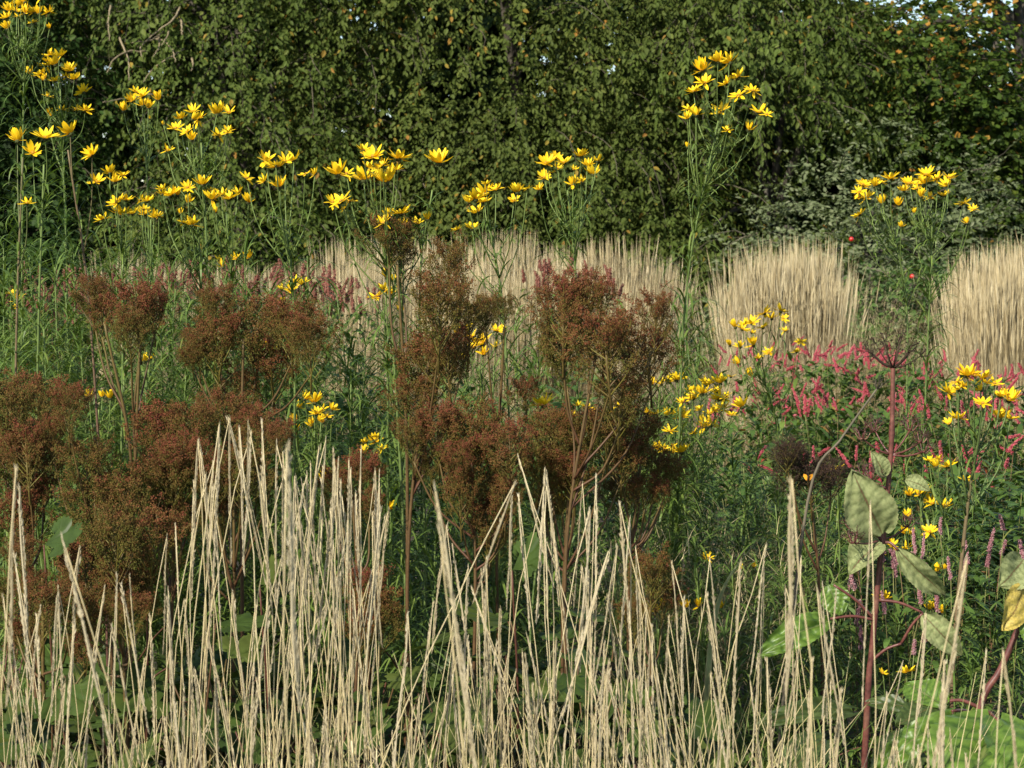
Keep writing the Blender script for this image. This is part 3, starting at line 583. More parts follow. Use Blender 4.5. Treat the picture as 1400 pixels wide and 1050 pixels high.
SF = [
 ('tallest sunflower, its yellow heads above every other stem', 6.6, (33, 30), (30, 420), [(12, 10, 26), (28, 4, 24), (45, 13, 24), (66, 13, 22), (9, 20, 22), (46, 27, 20), (10, 36, 14), (68, 37, 8), (55, -6, 24), (18, -10, 24), (-14, 14, 24)], dict(stemv=0.8)),
 ('sunflower with a tall loose tier of shaded yellow heads below the tallest one', 6.8, (82, 110), (92, 420), [(81, 73, 26), (62, 85, 26), (75, 84, 24), (95, 92, 26), (55, 97, 26), (102, 104, 24), (75, 107, 22), (114, 122, 24), (65, 128, 20), (117, 146, 26), (85, 146, 22)], dict(stemv=0.7)),
 ('sunflower on a bare brown stem with one low single bloom', 5.0, (31, 215), (22, 480), [(24, 186, 34), (37, 273, 27)], dict(stemv=0.3, bare=0.62, per_m=45)),
 ('sunflower with two wide open heads leaning together', 5.0, (60, 225), (52, 480), [(62, 181, 42), (45, 203, 34)], dict(stemv=0.8, per_m=60)),
 ('sunflower on a purplish stem topped by one open head', 5.1, (93, 205), (122, 420), [(96, 176, 36), (126, 206, 28)], dict(stemv=0.15, bare=0.55, per_m=60)),
 ('short headed sunflower with a triple cluster and a pair of bright blooms beneath', 5.5, (163, 300), (168, 430), [(132, 244, 26), (150, 232, 26), (168, 236, 24), (160, 271, 32), (165, 287, 36), (140, 295, 28), (181, 288, 24)], dict()),
 ('slender sunflower with five small heads on a long neck', 7.0, (197, 165), (203, 330), [(180, 134, 22), (195, 127, 26), (217, 133, 16), (203, 144, 16), (169, 148, 14), (205, 161, 5)], dict(per_m=60)),
 ('small sunflower with three little heads beside the yellow pair', 6.4, (206, 300), (208, 420), [(201, 270, 26), (198, 289, 22), (217, 292, 20)], dict(per_m=70)),
 ('sunflower with a crown of bright heads and one drooping outlier bloom', 5.9, (275, 195), (284, 380), [(240, 170, 30), (247, 158, 24), (264, 148, 26), (271, 157, 30), (297, 150, 32), (299, 180, 28), (312, 176, 18), (229, 202, 22), (262, 188, 16), (223, 169, 6)], dict(per_m=80)),
 ('spreading sunflower with a wide row of heads and an orange withered bud', 5.7, (270, 300), (277, 430), [(234, 261, 32), (256, 252, 26), (277, 247, 28), (257, 274, 14), (262, 302, 30), (247, 290, 9), (222, 262, 18)], dict()),
 ('sunflower with two flat topped heads next to the wide row', 5.7, (309, 290), (318, 430), [(290, 267, 30), (315, 265, 32), (340, 273, 14), (295, 288, 9), (303, 262, 22)], dict()),
 ('sunflower with a dense dome of bright heads before the weeping tree', 5.2, (382, 275), (402, 430), [(378, 222, 38), (364, 214, 30), (402, 213, 32), (337, 239, 26), (361, 244, 22), (382, 250, 30), (417, 234, 24), (390, 216, 26)], dict()),
 ('low sunflower with small heads at the foot of the wide row', 7.2, (318, 372), (322, 450), [(300, 352, 18), (322, 350, 18), (340, 350, 16), (305, 362, 14)], dict()),
 ('sunflower with the largest cupped heads in a bold cluster', 4.75, (520, 310), (536, 450), [(462, 231, 38), (466, 268, 40), (510, 207, 38), (545, 209, 42), (497, 238, 44), (527, 240, 48), (520, 222, 32), (455, 272, 26), (540, 228, 30)], dict(per_m=70)),
 ('low sunflower with two cupped heads tucked against a reddish plume', 4.85, (545, 345), (550, 450), [(548, 285, 38), (524, 300, 28), (552, 303, 20), (570, 302, 22), (532, 292, 24)], dict(per_m=60)),
 ('sunflower with a single wide bloom on a long bare stalk', 4.9, (591, 260), (574, 400), [(600, 215, 40)], dict(bare=0.3, per_m=40, rad=0.0035, stemv=0.9)),
 ('sunflower with a tight bouquet and two stray pairs of heads', 5.8, (668, 300), (690, 450), [(650, 265, 40), (662, 258, 36), (678, 254, 28), (652, 285, 28), (707, 258, 26), (703, 271, 20), (624, 311, 20), (645, 308, 26), (640, 272, 24)], dict(per_m=70)),
 ('sunflower with a flat table of heads over the blond band', 6.2, (776, 260), (789, 420), [(747, 218, 30), (771, 217, 30), (795, 209, 26), (803, 222, 24), (811, 233, 28), (744, 238, 26), (737, 256, 18), (783, 249, 16), (796, 248, 16), (760, 212, 24)], dict(per_m=60)),
 ('tall lone sunflower with a loose open head before the weeping leaves', 6.0, (982, 165), (938, 400), [(960, 90, 32), (997, 80, 32), (963, 108, 30), (948, 120, 28), (1008, 99, 38), (1029, 119, 28), (1009, 125, 30), (942, 145, 24), (940, 158, 22), (985, 146, 32), (1038, 149, 26), (995, 175, 20), (1024, 174, 14), (940, 199, 8)], dict(bare=0.4, per_m=125, Ls=(0.13, 0.23))),
 ('lone sunflower with many shaded heads before silvery shrub', 6.5, (1275, 290), (1270, 430), [(1243, 246, 28), (1236, 257, 22), (1266, 233, 32), (1298, 238, 26), (1296, 249, 26), (1264, 246, 26), (1273, 265, 26), (1291, 264, 20), (1317, 273, 26), (1322, 303, 10), (1250, 289, 9)], dict(bare=0.4, per_m=120, Ls=(0.13, 0.23))),
 ('slighter sunflower stem crossing before the fruiting shrub', 6.6, (1222, 320), (1240, 430), [(1175, 258, 24), (1180, 248, 24), (1196, 246, 24), (1218, 239, 28), (1185, 266, 26), (1206, 275, 16), (1229, 277, 16), (1175, 289, 26), (1232, 308, 9)], dict(bare=0.4, per_m=100, Ls=(0.12, 0.21))),
 ('sunflower peeping out behind two bare brown stems', 6.4, (18, 425), (16, 520), [(15, 398, 22), (24, 408, 16), (25, 420, 10)], dict()),
 ('sunflower with small heads just above a broad reddish plume', 5.9, (398, 415), (402, 500), [(403, 381, 26), (397, 392, 26), (385, 392, 18), (385, 414, 16)], dict()),
 ('sunflower with tiny blooms showing through the broad reddish plume', 5.9, (362, 490), (364, 560), [(362, 472, 16), (352, 470, 14), (372, 478, 12)], dict()),
 ('single small sunflower bloom behind a forked reddish plume', 5.9, (203, 505), (203, 600), [(205, 487, 20), (197, 491, 16)], dict()),
 ('low sunflower with two small heads between the reddish plumes', 5.4, (135, 560), (135, 640), [(122, 538, 20), (151, 541, 16), (140, 540, 10)], dict()),
 ('low sunflower half hidden by an arching dark leaf', 5.6, (430, 590), (432, 670), [(430, 545, 28), (407, 553, 20), (440, 556, 26), (447, 565, 24), (402, 574, 14), (425, 580, 14), (405, 588, 16), (433, 562, 22)], dict()),
 ('low sunflower bloom behind the straw stalks', 5.2, (440, 672), (440, 740), [(440, 651, 26), (446, 646, 18)], dict()),
 ('sunflower with cupped heads and dark buds beside a slim plume stem', 5.4, (525, 425), (530, 520), [(513, 400, 30), (536, 396, 30), (528, 376, 14), (540, 380, 14), (548, 423, 14), (524, 392, 22)], dict()),
 ('sunflower with bright heads below the dark wedge plume', 5.7, (655, 500), (662, 580), [(640, 445, 22), (658, 463, 38), (680, 447, 26), (678, 470, 22), (634, 487, 18), (648, 470, 26)], dict()),
 ('sunflower with one flat open bloom under the great plume', 5.2, (742, 580), (744, 660), [(743, 547, 40)], dict(per_m=60)),
 ('sunflower with small heads hidden below the great plume', 5.6, (795, 590), (795, 660), [(802, 553, 26), (782, 565, 20), (788, 605, 12), (835, 560, 18), (815, 566, 16), (846, 552, 18)], dict()),
 ('low sunflower with two blooms deep in the shade of the plumes', 5.3, (765, 705), (765, 760), [(760, 662, 24), (768, 680, 22), (756, 656, 16)], dict()),
 ('low sunflower with three small heads beside the leaning straw stalks', 5.6, (505, 640), (505, 700), [(499, 602, 18), (512, 600, 26), (498, 617, 16)], dict()),
 ('lone tiny sunflower bloom beside a red plume stem', 5.2, (534, 712), (534, 780), [(534, 693, 16)], dict(per_m=60)),
 ('bushy sunflower with a great mound of bright heads', 6.2, (945, 610), (955, 700), [(904, 521, 22), (925, 513, 34), (967, 521, 28), (985, 519, 26), (948, 538, 30), (983, 540, 32), (960, 533, 26), (1014, 551, 28), (987, 553, 34), (930, 564, 34), (963, 577, 38), (948, 588, 18), (970, 560, 28)], dict(dj=0.16)),
 ('low sunflower with heads at the flank of the great yellow mound', 6.0, (915, 630), (920, 700), [(895, 562, 22), (916, 585, 26), (932, 613, 30), (900, 612, 14), (920, 606, 22), (888, 566, 16)], dict(dj=0.14)),
 ('sunflower with a cluster of small cupped heads before the blond grass', 6.6, (1038, 500), (1064, 600), [(1005, 444, 16), (1028, 437, 28), (1045, 423, 28), (1068, 420, 28), (1015, 446, 22), (1043, 443, 26), (1055, 431, 24), (1071, 432, 20), (1073, 449, 18), (998, 470, 10), (1012, 471, 18), (1030, 468, 16), (1051, 478, 24), (1095, 464, 20), (1089, 478, 18), (1010, 494, 16), (1028, 511, 14)], dict(dj=0.16)),
 ('sunflower with wide heads over the pink bistorts on a thick dark stem', 5.4, (1343, 575), (1322, 700), [(1323, 507, 36), (1345, 511, 32), (1360, 519, 30), (1297, 532, 30), (1316, 523, 28), (1341, 530, 22), (1380, 540, 36), (1344, 546, 30), (1367, 565, 36), (1310, 567, 30)], dict(per_m=30, stemv=0.35, rad=0.007)),
 ('low sunflower with small blooms behind the dark brown seed head', 6.0, (1146, 665), (1148, 740), [(1146, 637, 22)], dict()),
 ('low sunflower in the bistorts with half closed blooms beside the purple stem', 6.4, (1292, 690), (1290, 760), [(1295, 632, 32), (1270, 626, 20), (1320, 652, 24), (1258, 669, 32), (1243, 673, 22), (1290, 687, 30), (1280, 634, 22)], dict(dj=0.14)),
 ('low sunflower with blooms crowding behind the large pale leaf', 6.0, (1245, 775), (1246, 840), [(1243, 704, 16), (1271, 722, 28), (1247, 726, 22), (1237, 745, 30), (1219, 742, 22), (1293, 774, 20), (1282, 778, 16)], dict(dj=0.12)),
 ('low sunflower with faded blooms behind the curled pale leaf', 5.8, (1275, 860), (1276, 920), [(1210, 814, 24), (1272, 830, 16), (1290, 835, 16), (1272, 875, 16), (1280, 828, 16)], dict()),
 ('low sunflower with an upright frilled bloom above the fresh green leaves', 5.2, (1238, 955), (1238, 1000), [(1240, 913, 30), (1207, 917, 18)], dict(per_m=40)),
 ('low sunflower with drooping faded blooms among narrow leaves', 5.8, (965, 850), (966, 900), [(968, 760, 22), (937, 827, 16), (985, 828, 16), (1014, 776, 8), (1030, 773, 8), (955, 826, 14)], dict()),
 ('low sunflower with a few petals behind the straw near the plume', 5.4, (900, 860), (900, 920), [(898, 832, 18), (905, 826, 14)], dict()),
]
for lab, D, fork, foot, fl, kw in SF:
    sunflower(lab, D, fork, foot, fl, **kw)

# flowerless shoots that make the feathery green thicket
def shoot(px, D, ytop, label, group, per_m=170, Ls=(0.14, 0.26), lean=0.05):
    label += ', behind ' + landmark(px); T = at(px, ytop, D); B = Vector((T.x + rng.normal(0, lean), D, 0))
    root = thing('sunflower_shoot', label, 'plant', B, group)
    P = smoothpath([(0, 0, 0), (T - B) * 0.5 + Vector((rng.normal(0, 0.02), rng.normal(0, 0.02), 0)), T - B], 20)
    MB().tube(P, np.linspace(0.005, 0.002, 20), 5, 0.85).build('stem', M['sf_stem'], root)
    m = MB(); narrow_leaves(m, P, 0.12, 1.0, per_m * 1.1, Ls, 0.0068, 0.75); m.build('leaves', M['sf_leaf'], root, False, 'stuff')
for px, D, y in [(5, 6.0, 330), (40, 6.6, 352), (75, 5.9, 365), (100, 6.5, 335), (130, 6.2, 400), (160, 6.8, 350), (205, 6.9, 340), (240, 6.4, 395), (275, 6.6, 360), (310, 6.2, 385), (335, 6.9, 350),
                 (370, 6.6, 395), (420, 6.4, 350), (450, 6.9, 430), (60, 5.7, 450), (110, 5.8, 470), (20, 5.6, 480), (220, 6.0, 455), (255, 5.9, 500), (160, 5.9, 500), (430, 6.1, 480), (-20, 6.2, 350), (-45, 6.0, 420), (140, 5.6, 560), (440, 5.8, 560), (480, 5.8, 520), (90, 6.1, 400), (185, 6.3, 400), (150, 6.5, 372), (230, 6.7, 372), (290, 5.8, 440), (350, 5.9, 440), (390, 5.9, 430), (60, 6.3, 390), (30, 5.9, 420), (460, 6.3, 400), (255, 6.2, 420), (200, 5.7, 520)]:
    shoot(px, D, y, 'flowerless feathery green sunflower shoot', 'flowerless shoots beneath the tall yellow heads')
for px, D, y in [(500, 6.2, 470), (530, 6.4, 455), (610, 6.4, 490), (690, 6.2, 470), (705, 6.6, 430), (720, 5.9, 520), (560, 5.9, 560), (640, 5.9, 560), (870, 6.3, 560), (890, 6.6, 540), (930, 6.4, 430), (955, 6.6, 470), (520, 5.6, 590), (600, 5.6, 640), (690, 5.6, 640), (820, 5.7, 640), (480, 6.5, 460), (545, 6.2, 500), (675, 6.4, 500), (735, 6.3, 490), (860, 6.0, 600), (905, 6.2, 500), (940, 6.8, 400), (640, 6.6, 470), (580, 6.6, 450)]:
    shoot(px, D, y, 'flowerless narrow leaved green shoot', 'flowerless shoots behind the central plumes', 140)
for px, D, y in [(960, 6.6, 620), (1000, 6.8, 610), (1040, 6.9, 590), (1075, 6.7, 590), (1110, 6.8, 640), (980, 6.2, 680), (1020, 6.3, 660), (1060, 6.2, 690), (1100, 6.2, 690), (1140, 6.3, 680), (950, 5.8, 740), (1000, 5.7, 760), (1040, 5.8, 770),
                 (1090, 5.8, 780), (1140, 5.8, 790), (1180, 6.0, 720), (1250, 6.2, 740), (1320, 6.2, 720), (1370, 6.2, 740), (1230, 5.7, 850), (1290, 5.6, 820), (1350, 5.7, 840), (1390, 5.8, 800), (1180, 5.6, 880), (1110, 5.4, 860), (1050, 5.4, 860), (990, 5.4, 870), (1260, 5.4, 920), (1330, 5.4, 920),
                 (900, 6.2, 640), (930, 6.0, 690), (1030, 7.0, 640), (1440, 6.0, 780)]:
    shoot(px, D, y, 'low flowerless narrow leaved shoot', 'low flowerless shoots around the purple stemmed plant', 200, (0.10, 0.20), 0.08)

# ------------------------------------------------------------------ meadowsweet gone to rusty seed
def plume_mesh(seed):
    r = np.random.default_rng(seed); sd_ = MB(); st = MB()
    st.tube([[0, 0, -0.12], [0.01, 0, 0.3], [0, 0.01, 0.7]], [0.016, 0.012, 0.005], 5, 0.35)
    tips = []
    nb = 22
    for i in range(nb):
        f = i / nb; z0 = 0.0 + 0.62 * f; a = i * 2.4 + r.normal(0, 0.3)
        ln = (0.62 - 0.34 * f) * r.uniform(0.75, 1.2); el = r.uniform(0.75, 1.15)
        s = np.array([0, 0, z0]); e = s + ln * np.array([math.cos(a) * math.cos(el), math.sin(a) * math.cos(el), math.sin(el)])
        e[2] = min(e[2], 1.0); mid = (s + e) / 2 + np.array([math.cos(a), math.sin(a), 0]) * 0.03
        P = smoothpath([s, mid, e], 8); st.tube(P, np.linspace(0.009, 0.003, 8), 4, r.uniform(0, 0.5), cap=False)
        for k in range(7):
            q = P[min(7, int(3 + k * 0.75))]; a2 = a + r.normal(0, 1.0); l2 = r.uniform(0.06, 0.17); e2_ = r.uniform(0.3, 1.3)
            t = q + l2 * np.array([math.cos(a2) * math.cos(e2_), math.sin(a2) * math.cos(e2_), math.sin(e2_)])
            st.tube([q, (q + t) / 2 + [0, 0, 0.01], t], [0.003, 0.0025, 0.0015], 3, r.uniform(0, 0.5), cap=False)
            tips.append(t); tips.append(q * 0.4 + t * 0.6 + r.normal(0, 0.02, 3))
        tips.append(e)
    tips = np.array(tips); k = 15
    c = np.repeat(tips, k, 0)
    p = c + r.normal(0, 1, c.shape) * np.repeat(r.uniform(0.014, 0.030, len(tips)), k)[:, None] * [1, 1, 0.8]
    n = len(p)
    tv = np.array([[0.5, 0, -0.2], [-0.4, 0.1, -0.3], [0, 1.0, 0.1], [0.05, 0.4, 0.6]]); tf = np.array([[0, 1, 2], [0, 3, 1], [1, 3, 2], [2, 3, 0]])
    val = np.clip(-0.02 + 0.8 * p[:, 2] + np.repeat(r.normal(0, 0.14, len(tips)), k) + r.normal(0, 0.13, n), 0, 1)
    sd_.inst(tv, tf, p, r.normal(0, 1, (n, 3)) + [0, 0, 0.5], r.normal(0, 1, (n, 3)), r.uniform(0.011, 0.020, n), val)
    return sd_.mesh('seed_plume', M['seed'], False), st.mesh('plume_stalks', M['ms_stalk'])
PL = [plume_mesh(400 + i) for i in range(7)]
PLD = []
for i in range(2):
    a, b = PL[i]; c = a.copy(); c.materials.clear(); c.materials.append(M['darkseed']); PLD.append((c, b))

def lobed_leaf_mesh(seed, L=0.13):
    """palmate lobed leaf with pleated veins, lying along +Y"""
    r = np.random.default_rng(seed); m = MB(); V = [[0, 0.02 * L, 0]]; A = [0.4]
    lob = int(r.choice([3, 5])); n = 40; cup = r.uniform(-0.25, 0.35)
    for ring in (0.5, 1.0):
        for i in range(n):
            t = i / (n - 1); an = (t - 0.5) * 4.4
            lobe = abs(math.cos((t - 0.5) * math.pi * lob)) ** 0.6
            rad = (0.50 + 0.42 * lobe * (1 - 0.35 * abs(t - 0.5) * 2)) * (1 + 0.05 * ((i % 2) * 2 - 1) * (ring == 1.0)) * ring
            x, y = math.sin(an) * rad * 0.62, 0.35 + math.cos(an) * rad * 0.65
            if ring == 0.5: y = 0.35 + (y - 0.35)
            V.append([x * L, y * L, (cup * (x * x + (y - 0.3) ** 2) + 0.05 * (lobe - 0.6) + r.normal(0, 0.008)) * L]); A.append(0.45 + 0.12 * lobe)
    f3 = [[0, 1 + i + 1, 1 + i] for i in range(n - 1)]
    f4 = [[1 + i, 2 + i, 2 + n + i, 1 + n + i] for i in range(n - 1)]
    m.add(V, np.array(f3), np.array(A)); m.Fc.append(np.array(f4)); 
    return m.mesh('leaf', M['ms_leaf'])
LOB = [lobed_leaf_mesh(430 + i) for i in range(6)]

def place_leaf(parent, me, base, d, n, s, name='leaf'):
    d = Vector(d).normalized(); n = Vector(n); x = d.cross(n).normalized(); z = x.cross(d)
    o = link(name, me, parent)
    o.matrix_local = Matrix.Translation(base) @ Matrix((x, d, z)).transposed().to_4x4() @ Matrix.Scale(s, 4)
    return o

def meadowsweet(label, D, plumes, foot, leaves=4, group=None, stemv=0.85, variants=None):
    """plumes: (cx, cy, half width, half height) in the photograph"""
    px, py = foot; P2 = at(px, py, D); B = Vector((P2.x + rng.normal(0, 0.02), D, 0))
    root = thing('meadowsweet', label, 'meadowsweet', B, group); m = MB()
    mt = at(sum(p[0] for p in plumes) / len(plumes), min(p[1] + p[3] for p in plumes), D) - B
    lw = np.array([P2.x - B.x, 0, max(0.05, P2.z)])
    main = smoothpath([np.zeros(3), lw * [1, 1, 0.5] + [rng.normal(0, 0.012), 0, 0], lw, np.array([mt.x * 0.8 + lw[0] * 0.2, 0, max(mt.z, lw[2] + 0.05)])], 30)
    m.tube(main, np.linspace(0.0060, 0.0030, 30), 7, np.linspace(stemv, 0.4, 30))
    for (cx, cy, rx, ry) in plumes:
        rx, ry = rx * 1.06, ry * 1.24; d = D + rng.normal(0, 0.07); pb = at(cx, cy + ry, d) - B
        top = np.array(pb); low = np.array([P2.x - B.x, 0, max(0.05, P2.z)])
        zj = min(low[2] + (top[2] - low[2]) * rng.uniform(0.1, 0.55), top[2] - 0.03); j = np.array([np.interp(zj, main[:, 2], main[:, 0]), 0, zj])
        P = smoothpath([j, (j + top) / 2 + [0.10 * (top[0] - j[0]) + rng.normal(0, 0.006), 0, -0.01], top + [0, 0, 0.02]], 14)
        m.tube(P, np.linspace(0.0032, 0.0022, 14), 5, np.linspace(stemv, 0.3, 14))
        a, b = (variants or PL)[int(rng.integers(len(variants or PL)))]
        o = link('seed_plume', a, root, 'stuff'); o.location = pb
        sx = 2 * rx * d / F / 0.86; sz = 2 * ry * d / F / 0.98
        o.scale = (sx, (sx + sz) / 2, sz); o.rotation_euler = (rng.normal(0, 0.06), rng.normal(0, 0.06), rng.uniform(0, 6.28))
        link('plume_stalks', b, o)
    for i in range(leaves):
        z = rng.uniform(0.12, 0.62) * max(0.4, P2.z) ; a = rng.uniform(0, 6.28)
        s = np.array([(P2.x - B.x) * z / max(P2.z, 0.3), 0, z]); o = np.array([math.cos(a), math.sin(a), rng.uniform(0.2, 0.9)]); ln = rng.uniform(0.06, 0.16)
        e = s + o * ln
        m.tube(smoothpath([s, (s + e) / 2 + [0, 0, 0.01], e], 6), np.linspace(0.003, 0.002, 6), 4, 0.9)
        place_leaf(root, LOB[int(rng.integers(6))], Vector(e), (o[0], o[1], rng.uniform(-0.6, 0.2)), (rng.normal(0, 0.3), -0.2 + rng.normal(0, 0.3), 1), rng.uniform(0.75, 1.3))
    m.build('stem', M['ms_stalk'], root)
    return root
MS = [
 ('slim rusty plume rising just below the cupped sunflower heads', 4.7, [(532, 328, 42, 34), (548, 350, 24, 24)], (556, 600), 3),
 ('tall wedge shaped rusty plume with a pointed dark red tip', 4.6, [(612, 372, 34, 46), (600, 425, 52, 55), (585, 500, 62, 50), (640, 440, 40, 40)], (560, 720), 5),
 ('great domed rusty plume, the largest of the seed heads', 4.5, [(770, 430, 46, 56), (805, 415, 46, 44), (835, 475, 62, 56), (895, 435, 32, 40), (890, 490, 48, 44), (775, 480, 48, 48)], (775, 740), 5),
 ('small rusty plume on a leaning stem beside the forked one', 4.8, [(128, 408, 30, 32), (140, 430, 24, 34)], (180, 640), 2),
 ('forked rusty plume on two pale stems amid feathery green leaves', 4.8, [(192, 428, 44, 46), (180, 455, 36, 36), (212, 425, 26, 32)], (184, 660), 4),
 ('broad rusty plume mass with many thin bare stems below', 4.75, [(293, 425, 36, 38), (300, 475, 42, 46), (350, 460, 48, 52), (400, 450, 44, 44), (425, 470, 40, 44), (375, 500, 50, 44), (265, 490, 28, 20)], (330, 640), 4),
 ('dense rust plume in the corner thicket', 4.5, [(15, 560, 44, 50), (50, 570, 48, 56), (20, 630, 52, 60), (60, 640, 40, 48)], (40, 800), 4),
 ('dark rust plume under the two small yellow heads', 4.4, [(120, 640, 44, 46), (95, 560, 30, 38), (130, 700, 48, 54), (175, 690, 50, 52)], (150, 840), 4),
 ('upright rust plume beside the pale stalk cluster', 4.5, [(225, 600, 48, 56), (270, 590, 44, 44), (215, 660, 46, 54), (250, 640, 44, 50)], (235, 840), 4),
 ('rust plume crossed by the tallest straw stalks', 4.5, [(310, 585, 44, 48), (350, 600, 40, 42), (330, 650, 44, 44), (385, 600, 26, 26), (290, 660, 40, 40)], (320, 840), 4),
 ('olive brown fading plume low behind thin straw stalks', 4.2, [(160, 740, 52, 56), (205, 745, 46, 56), (120, 790, 46, 50), (180, 800, 46, 44)], (170, 930), 4),
 ('low rust plume above dark shaded leaves', 4.2, [(60, 830, 44, 44), (95, 835, 40, 40), (20, 820, 36, 40), (30, 760, 30, 30)], (60, 960), 4),
 ('small rust plume beside the leaning straw stalks', 4.6, [(490, 650, 36, 34), (460, 665, 30, 30)], (490, 840), 4),
 ('olive and rust plume under the dark wedge', 4.5, [(640, 600, 44, 54), (600, 590, 36, 40), (660, 640, 46, 54), (690, 680, 36, 40), (700, 620, 40, 44), (565, 600, 30, 34)], (650, 800), 5),
 ('spreading rust plume below the great dome', 4.6, [(750, 600, 44, 44), (790, 600, 44, 44), (830, 590, 44, 40), (780, 640, 44, 44), (740, 650, 40, 40)], (770, 820), 5),
 ('rust plume at the edge of the bright yellow mound', 4.7, [(870, 590, 42, 36), (850, 620, 46, 40), (895, 640, 40, 32), (915, 645, 28, 22)], (860, 800), 4),
 ('low yellowish plume deep among the straw', 4.4, [(505, 815, 38, 44), (520, 850, 36, 40), (490, 850, 32, 36)], (505, 960), 4),
 ('low yellowish plume by the mossy straw clump', 4.6, [(890, 790, 36, 40), (905, 820, 32, 34)], (890, 930), 4),
 ('small dusky plume behind the flat open sunflower', 5.6, [(665, 430, 26, 26), (690, 425, 22, 22), (720, 540, 28, 24)], (680, 640), 2),
]
for lab, D, pl, foot, nl in MS:
    # lower, smaller side plumes fill the plant out below its crown
    low = [(cx + rng.uniform(-26, 26), cy + ry * rng.uniform(0.9, 1.5), rx * 0.75, ry * 0.8) for cx, cy, rx, ry in pl if (cy > 540 and rng.random() < 0.6) or (len(pl) > 3 and rng.random() < 0.5)]
    meadowsweet(lab, D, pl + low, foot, nl + 2)
meadowsweet('dark brown withered seed head with an orange butterfly on it', 5.5, [(1085, 640, 34, 30), (1110, 660, 40, 34), (1135, 655, 30, 28), (1075, 620, 26, 22)], (1120, 800), 1, variants=PLD)
# low leafy undergrowth of meadowsweet leaves
for i in range(46):
    px = rng.uniform(-40, 960); D = rng.uniform(4.1, 5.3); y = rng.uniform(840, 1010)
    T = at(px, y, D); B = Vector((T.x, D, 0))
    root = thing('meadowsweet', 'low leafy meadowsweet behind straw stalks, below ' + landmark(px), 'meadowsweet', B, 'low leafy meadowsweets in the shade'); m = MB()
    H = max(T.z, 0.25)
    for k in range(9):
        a = rng.uniform(0, 6.28); z = H * rng.uniform(0.45, 1.05); q = rng.uniform(0.04, 0.20)
        e = np.array([q * math.cos(a), q * math.sin(a), z])
        m.tube(smoothpath([[rng.normal(0, .008), rng.normal(0, .008), 0], e * [0.4, 0.4, 0.6], e], 8), np.linspace(0.0035, 0.002, 8), 4, rng.uniform(0.5, 1))
        place_leaf(root, LOB[int(rng.integers(6))], Vector(e), (math.cos(a), math.sin(a), rng.uniform(-0.6, 0.3)), (rng.normal(0, 0.35), -0.25 + rng.normal(0, 0.35), 1), rng.uniform(0.7, 1.35))
    m.build('stem', M['ms_stalk'], root)
for px, py, D, dx, dz, s in [(700, 780, 4.3, 0.6, 0.5, 1.5), (60, 745, 4.2, 0.8, 0.3, 1.4), (355, 800, 4.2, 0.4, 0.4, 1.1), (190, 640, 4.5, 0.8, 0.1, 0.8)]:
    T = at(px, py, D); B = Vector((T.x - 0.03 * dx, D + 0.05, 0))
    root = thing('meadowsweet', 'stray lobed meadowsweet leaf on a thin red stalk among the plumes', 'meadowsweet', B, 'stray lobed leaves among the plumes')
    MB().tube(smoothpath([(0, 0, 0), (T - B) * 0.6 + Vector((0.02, 0, 0)), T - B], 12), np.linspace(0.004, 0.002, 12), 5, 0.95).build('stem', M['ms_stalk'], root)
    place_leaf(root, LOB[int(rng.integers(6))], T - B, (dx, -0.2, dz), (-0.3, -0.6, 0.7), s * 0.6)

# the butterfly resting on the dark seed head
bt = at(1105, 653, 5.2)
bf = thing('butterfly', 'small orange butterfly on the dark brown seed head', 'butterfly', bt)
for sx in (-1, 1):
    V = 0.75 * np.array([[0, 0, 0], [sx * 0.006, 0, 0.010], [sx * 0.016, 0.003, 0.013], [sx * 0.017, 0.004, 0.004], [sx * 0.011, 0.003, -0.006], [sx * 0.003, 0, -0.012]])
    MB().add(V, [[0, 1, 2, 3, 4, 5]] if sx < 0 else [[5, 4, 3, 2, 1, 0]], np.array([0.2, 0.6, 0.5, 0.9, 0.6, 0.3])).build('wing', M['butterfly'], bf)
MB().tube([[0, -0.001, -0.009], [0, -0.002, 0], [0, -0.001, 0.008]], [0.001, 0.0018, 0.0012], 6, 0.1).build('body', M['butterfly'], bf)

# ------------------------------------------------------------------ purple stemmed angelica
def big_leaf_mesh(seed, mat, wid=0.62, curl=0.3, cup=0.15, heart=0.0):
    """ovate leaf along +Y, unit length, sunken side veins, serrate uneven rim, curled"""
    r = np.random.default_rng(seed); nx, ny = 21, 34; V = []; A = []
    ph = r.uniform(0, 6)
    for i in range(ny):
        s = i / (ny - 1); w = wid * 0.5 * math.sin(math.pi * min(1, (s * 0.975 + 0.025)) ** 0.85) ** 0.72
        w *= 1 + 0.025 * (1 if i % 2 else -1) + 0.03 * math.sin(s * 9 + ph)
        for j in range(nx):
            t = j / (nx - 1) * 2 - 1; at_ = abs(t)
            vp = (s - 0.40 * at_ * w) * 7.0 + 0.25 * math.sin(ph + t * 2) ; vein = abs((vp % 1) - 0.5) * 2        # 0 mid panel .. 1 on vein
            rib = math.exp(-(at_ / 0.05) ** 2)
            z = (0.040 if 'green' in mat else 0.013) * (1 - vein) ** 0.8 * min(1, at_ * 4) * math.sin(math.pi * s) + cup * w * at_ ** 2 - curl * (s - 0.3) ** 2 * 0.8 + 0.022 * math.sin(t * 4 + s * 7 + ph) + 0.012 * math.sin(t * 9 - s * 13 + ph * 2) - 0.012 * rib
            y = s + heart * (1 - s) ** 6 * -at_ ** 1.2 * 0.6
            V.append([t * w, y, z]); A.append(np.clip(0.72 - 0.32 * (vein > 0.74) * (at_ > 0.03) - 0.7 * rib + r.normal(0, 0.05) + 0.10 * (at_ > 0.93), 0, 1))
    i = (np.arange(ny - 1)[:, None] * nx + np.arange(nx - 1)[None]).ravel()
    f = np.stack([i, i + 1, i + nx + 1, i + nx], -1)
    return MB().add(V, f, np.array(A)).mesh('leaf', M[mat])
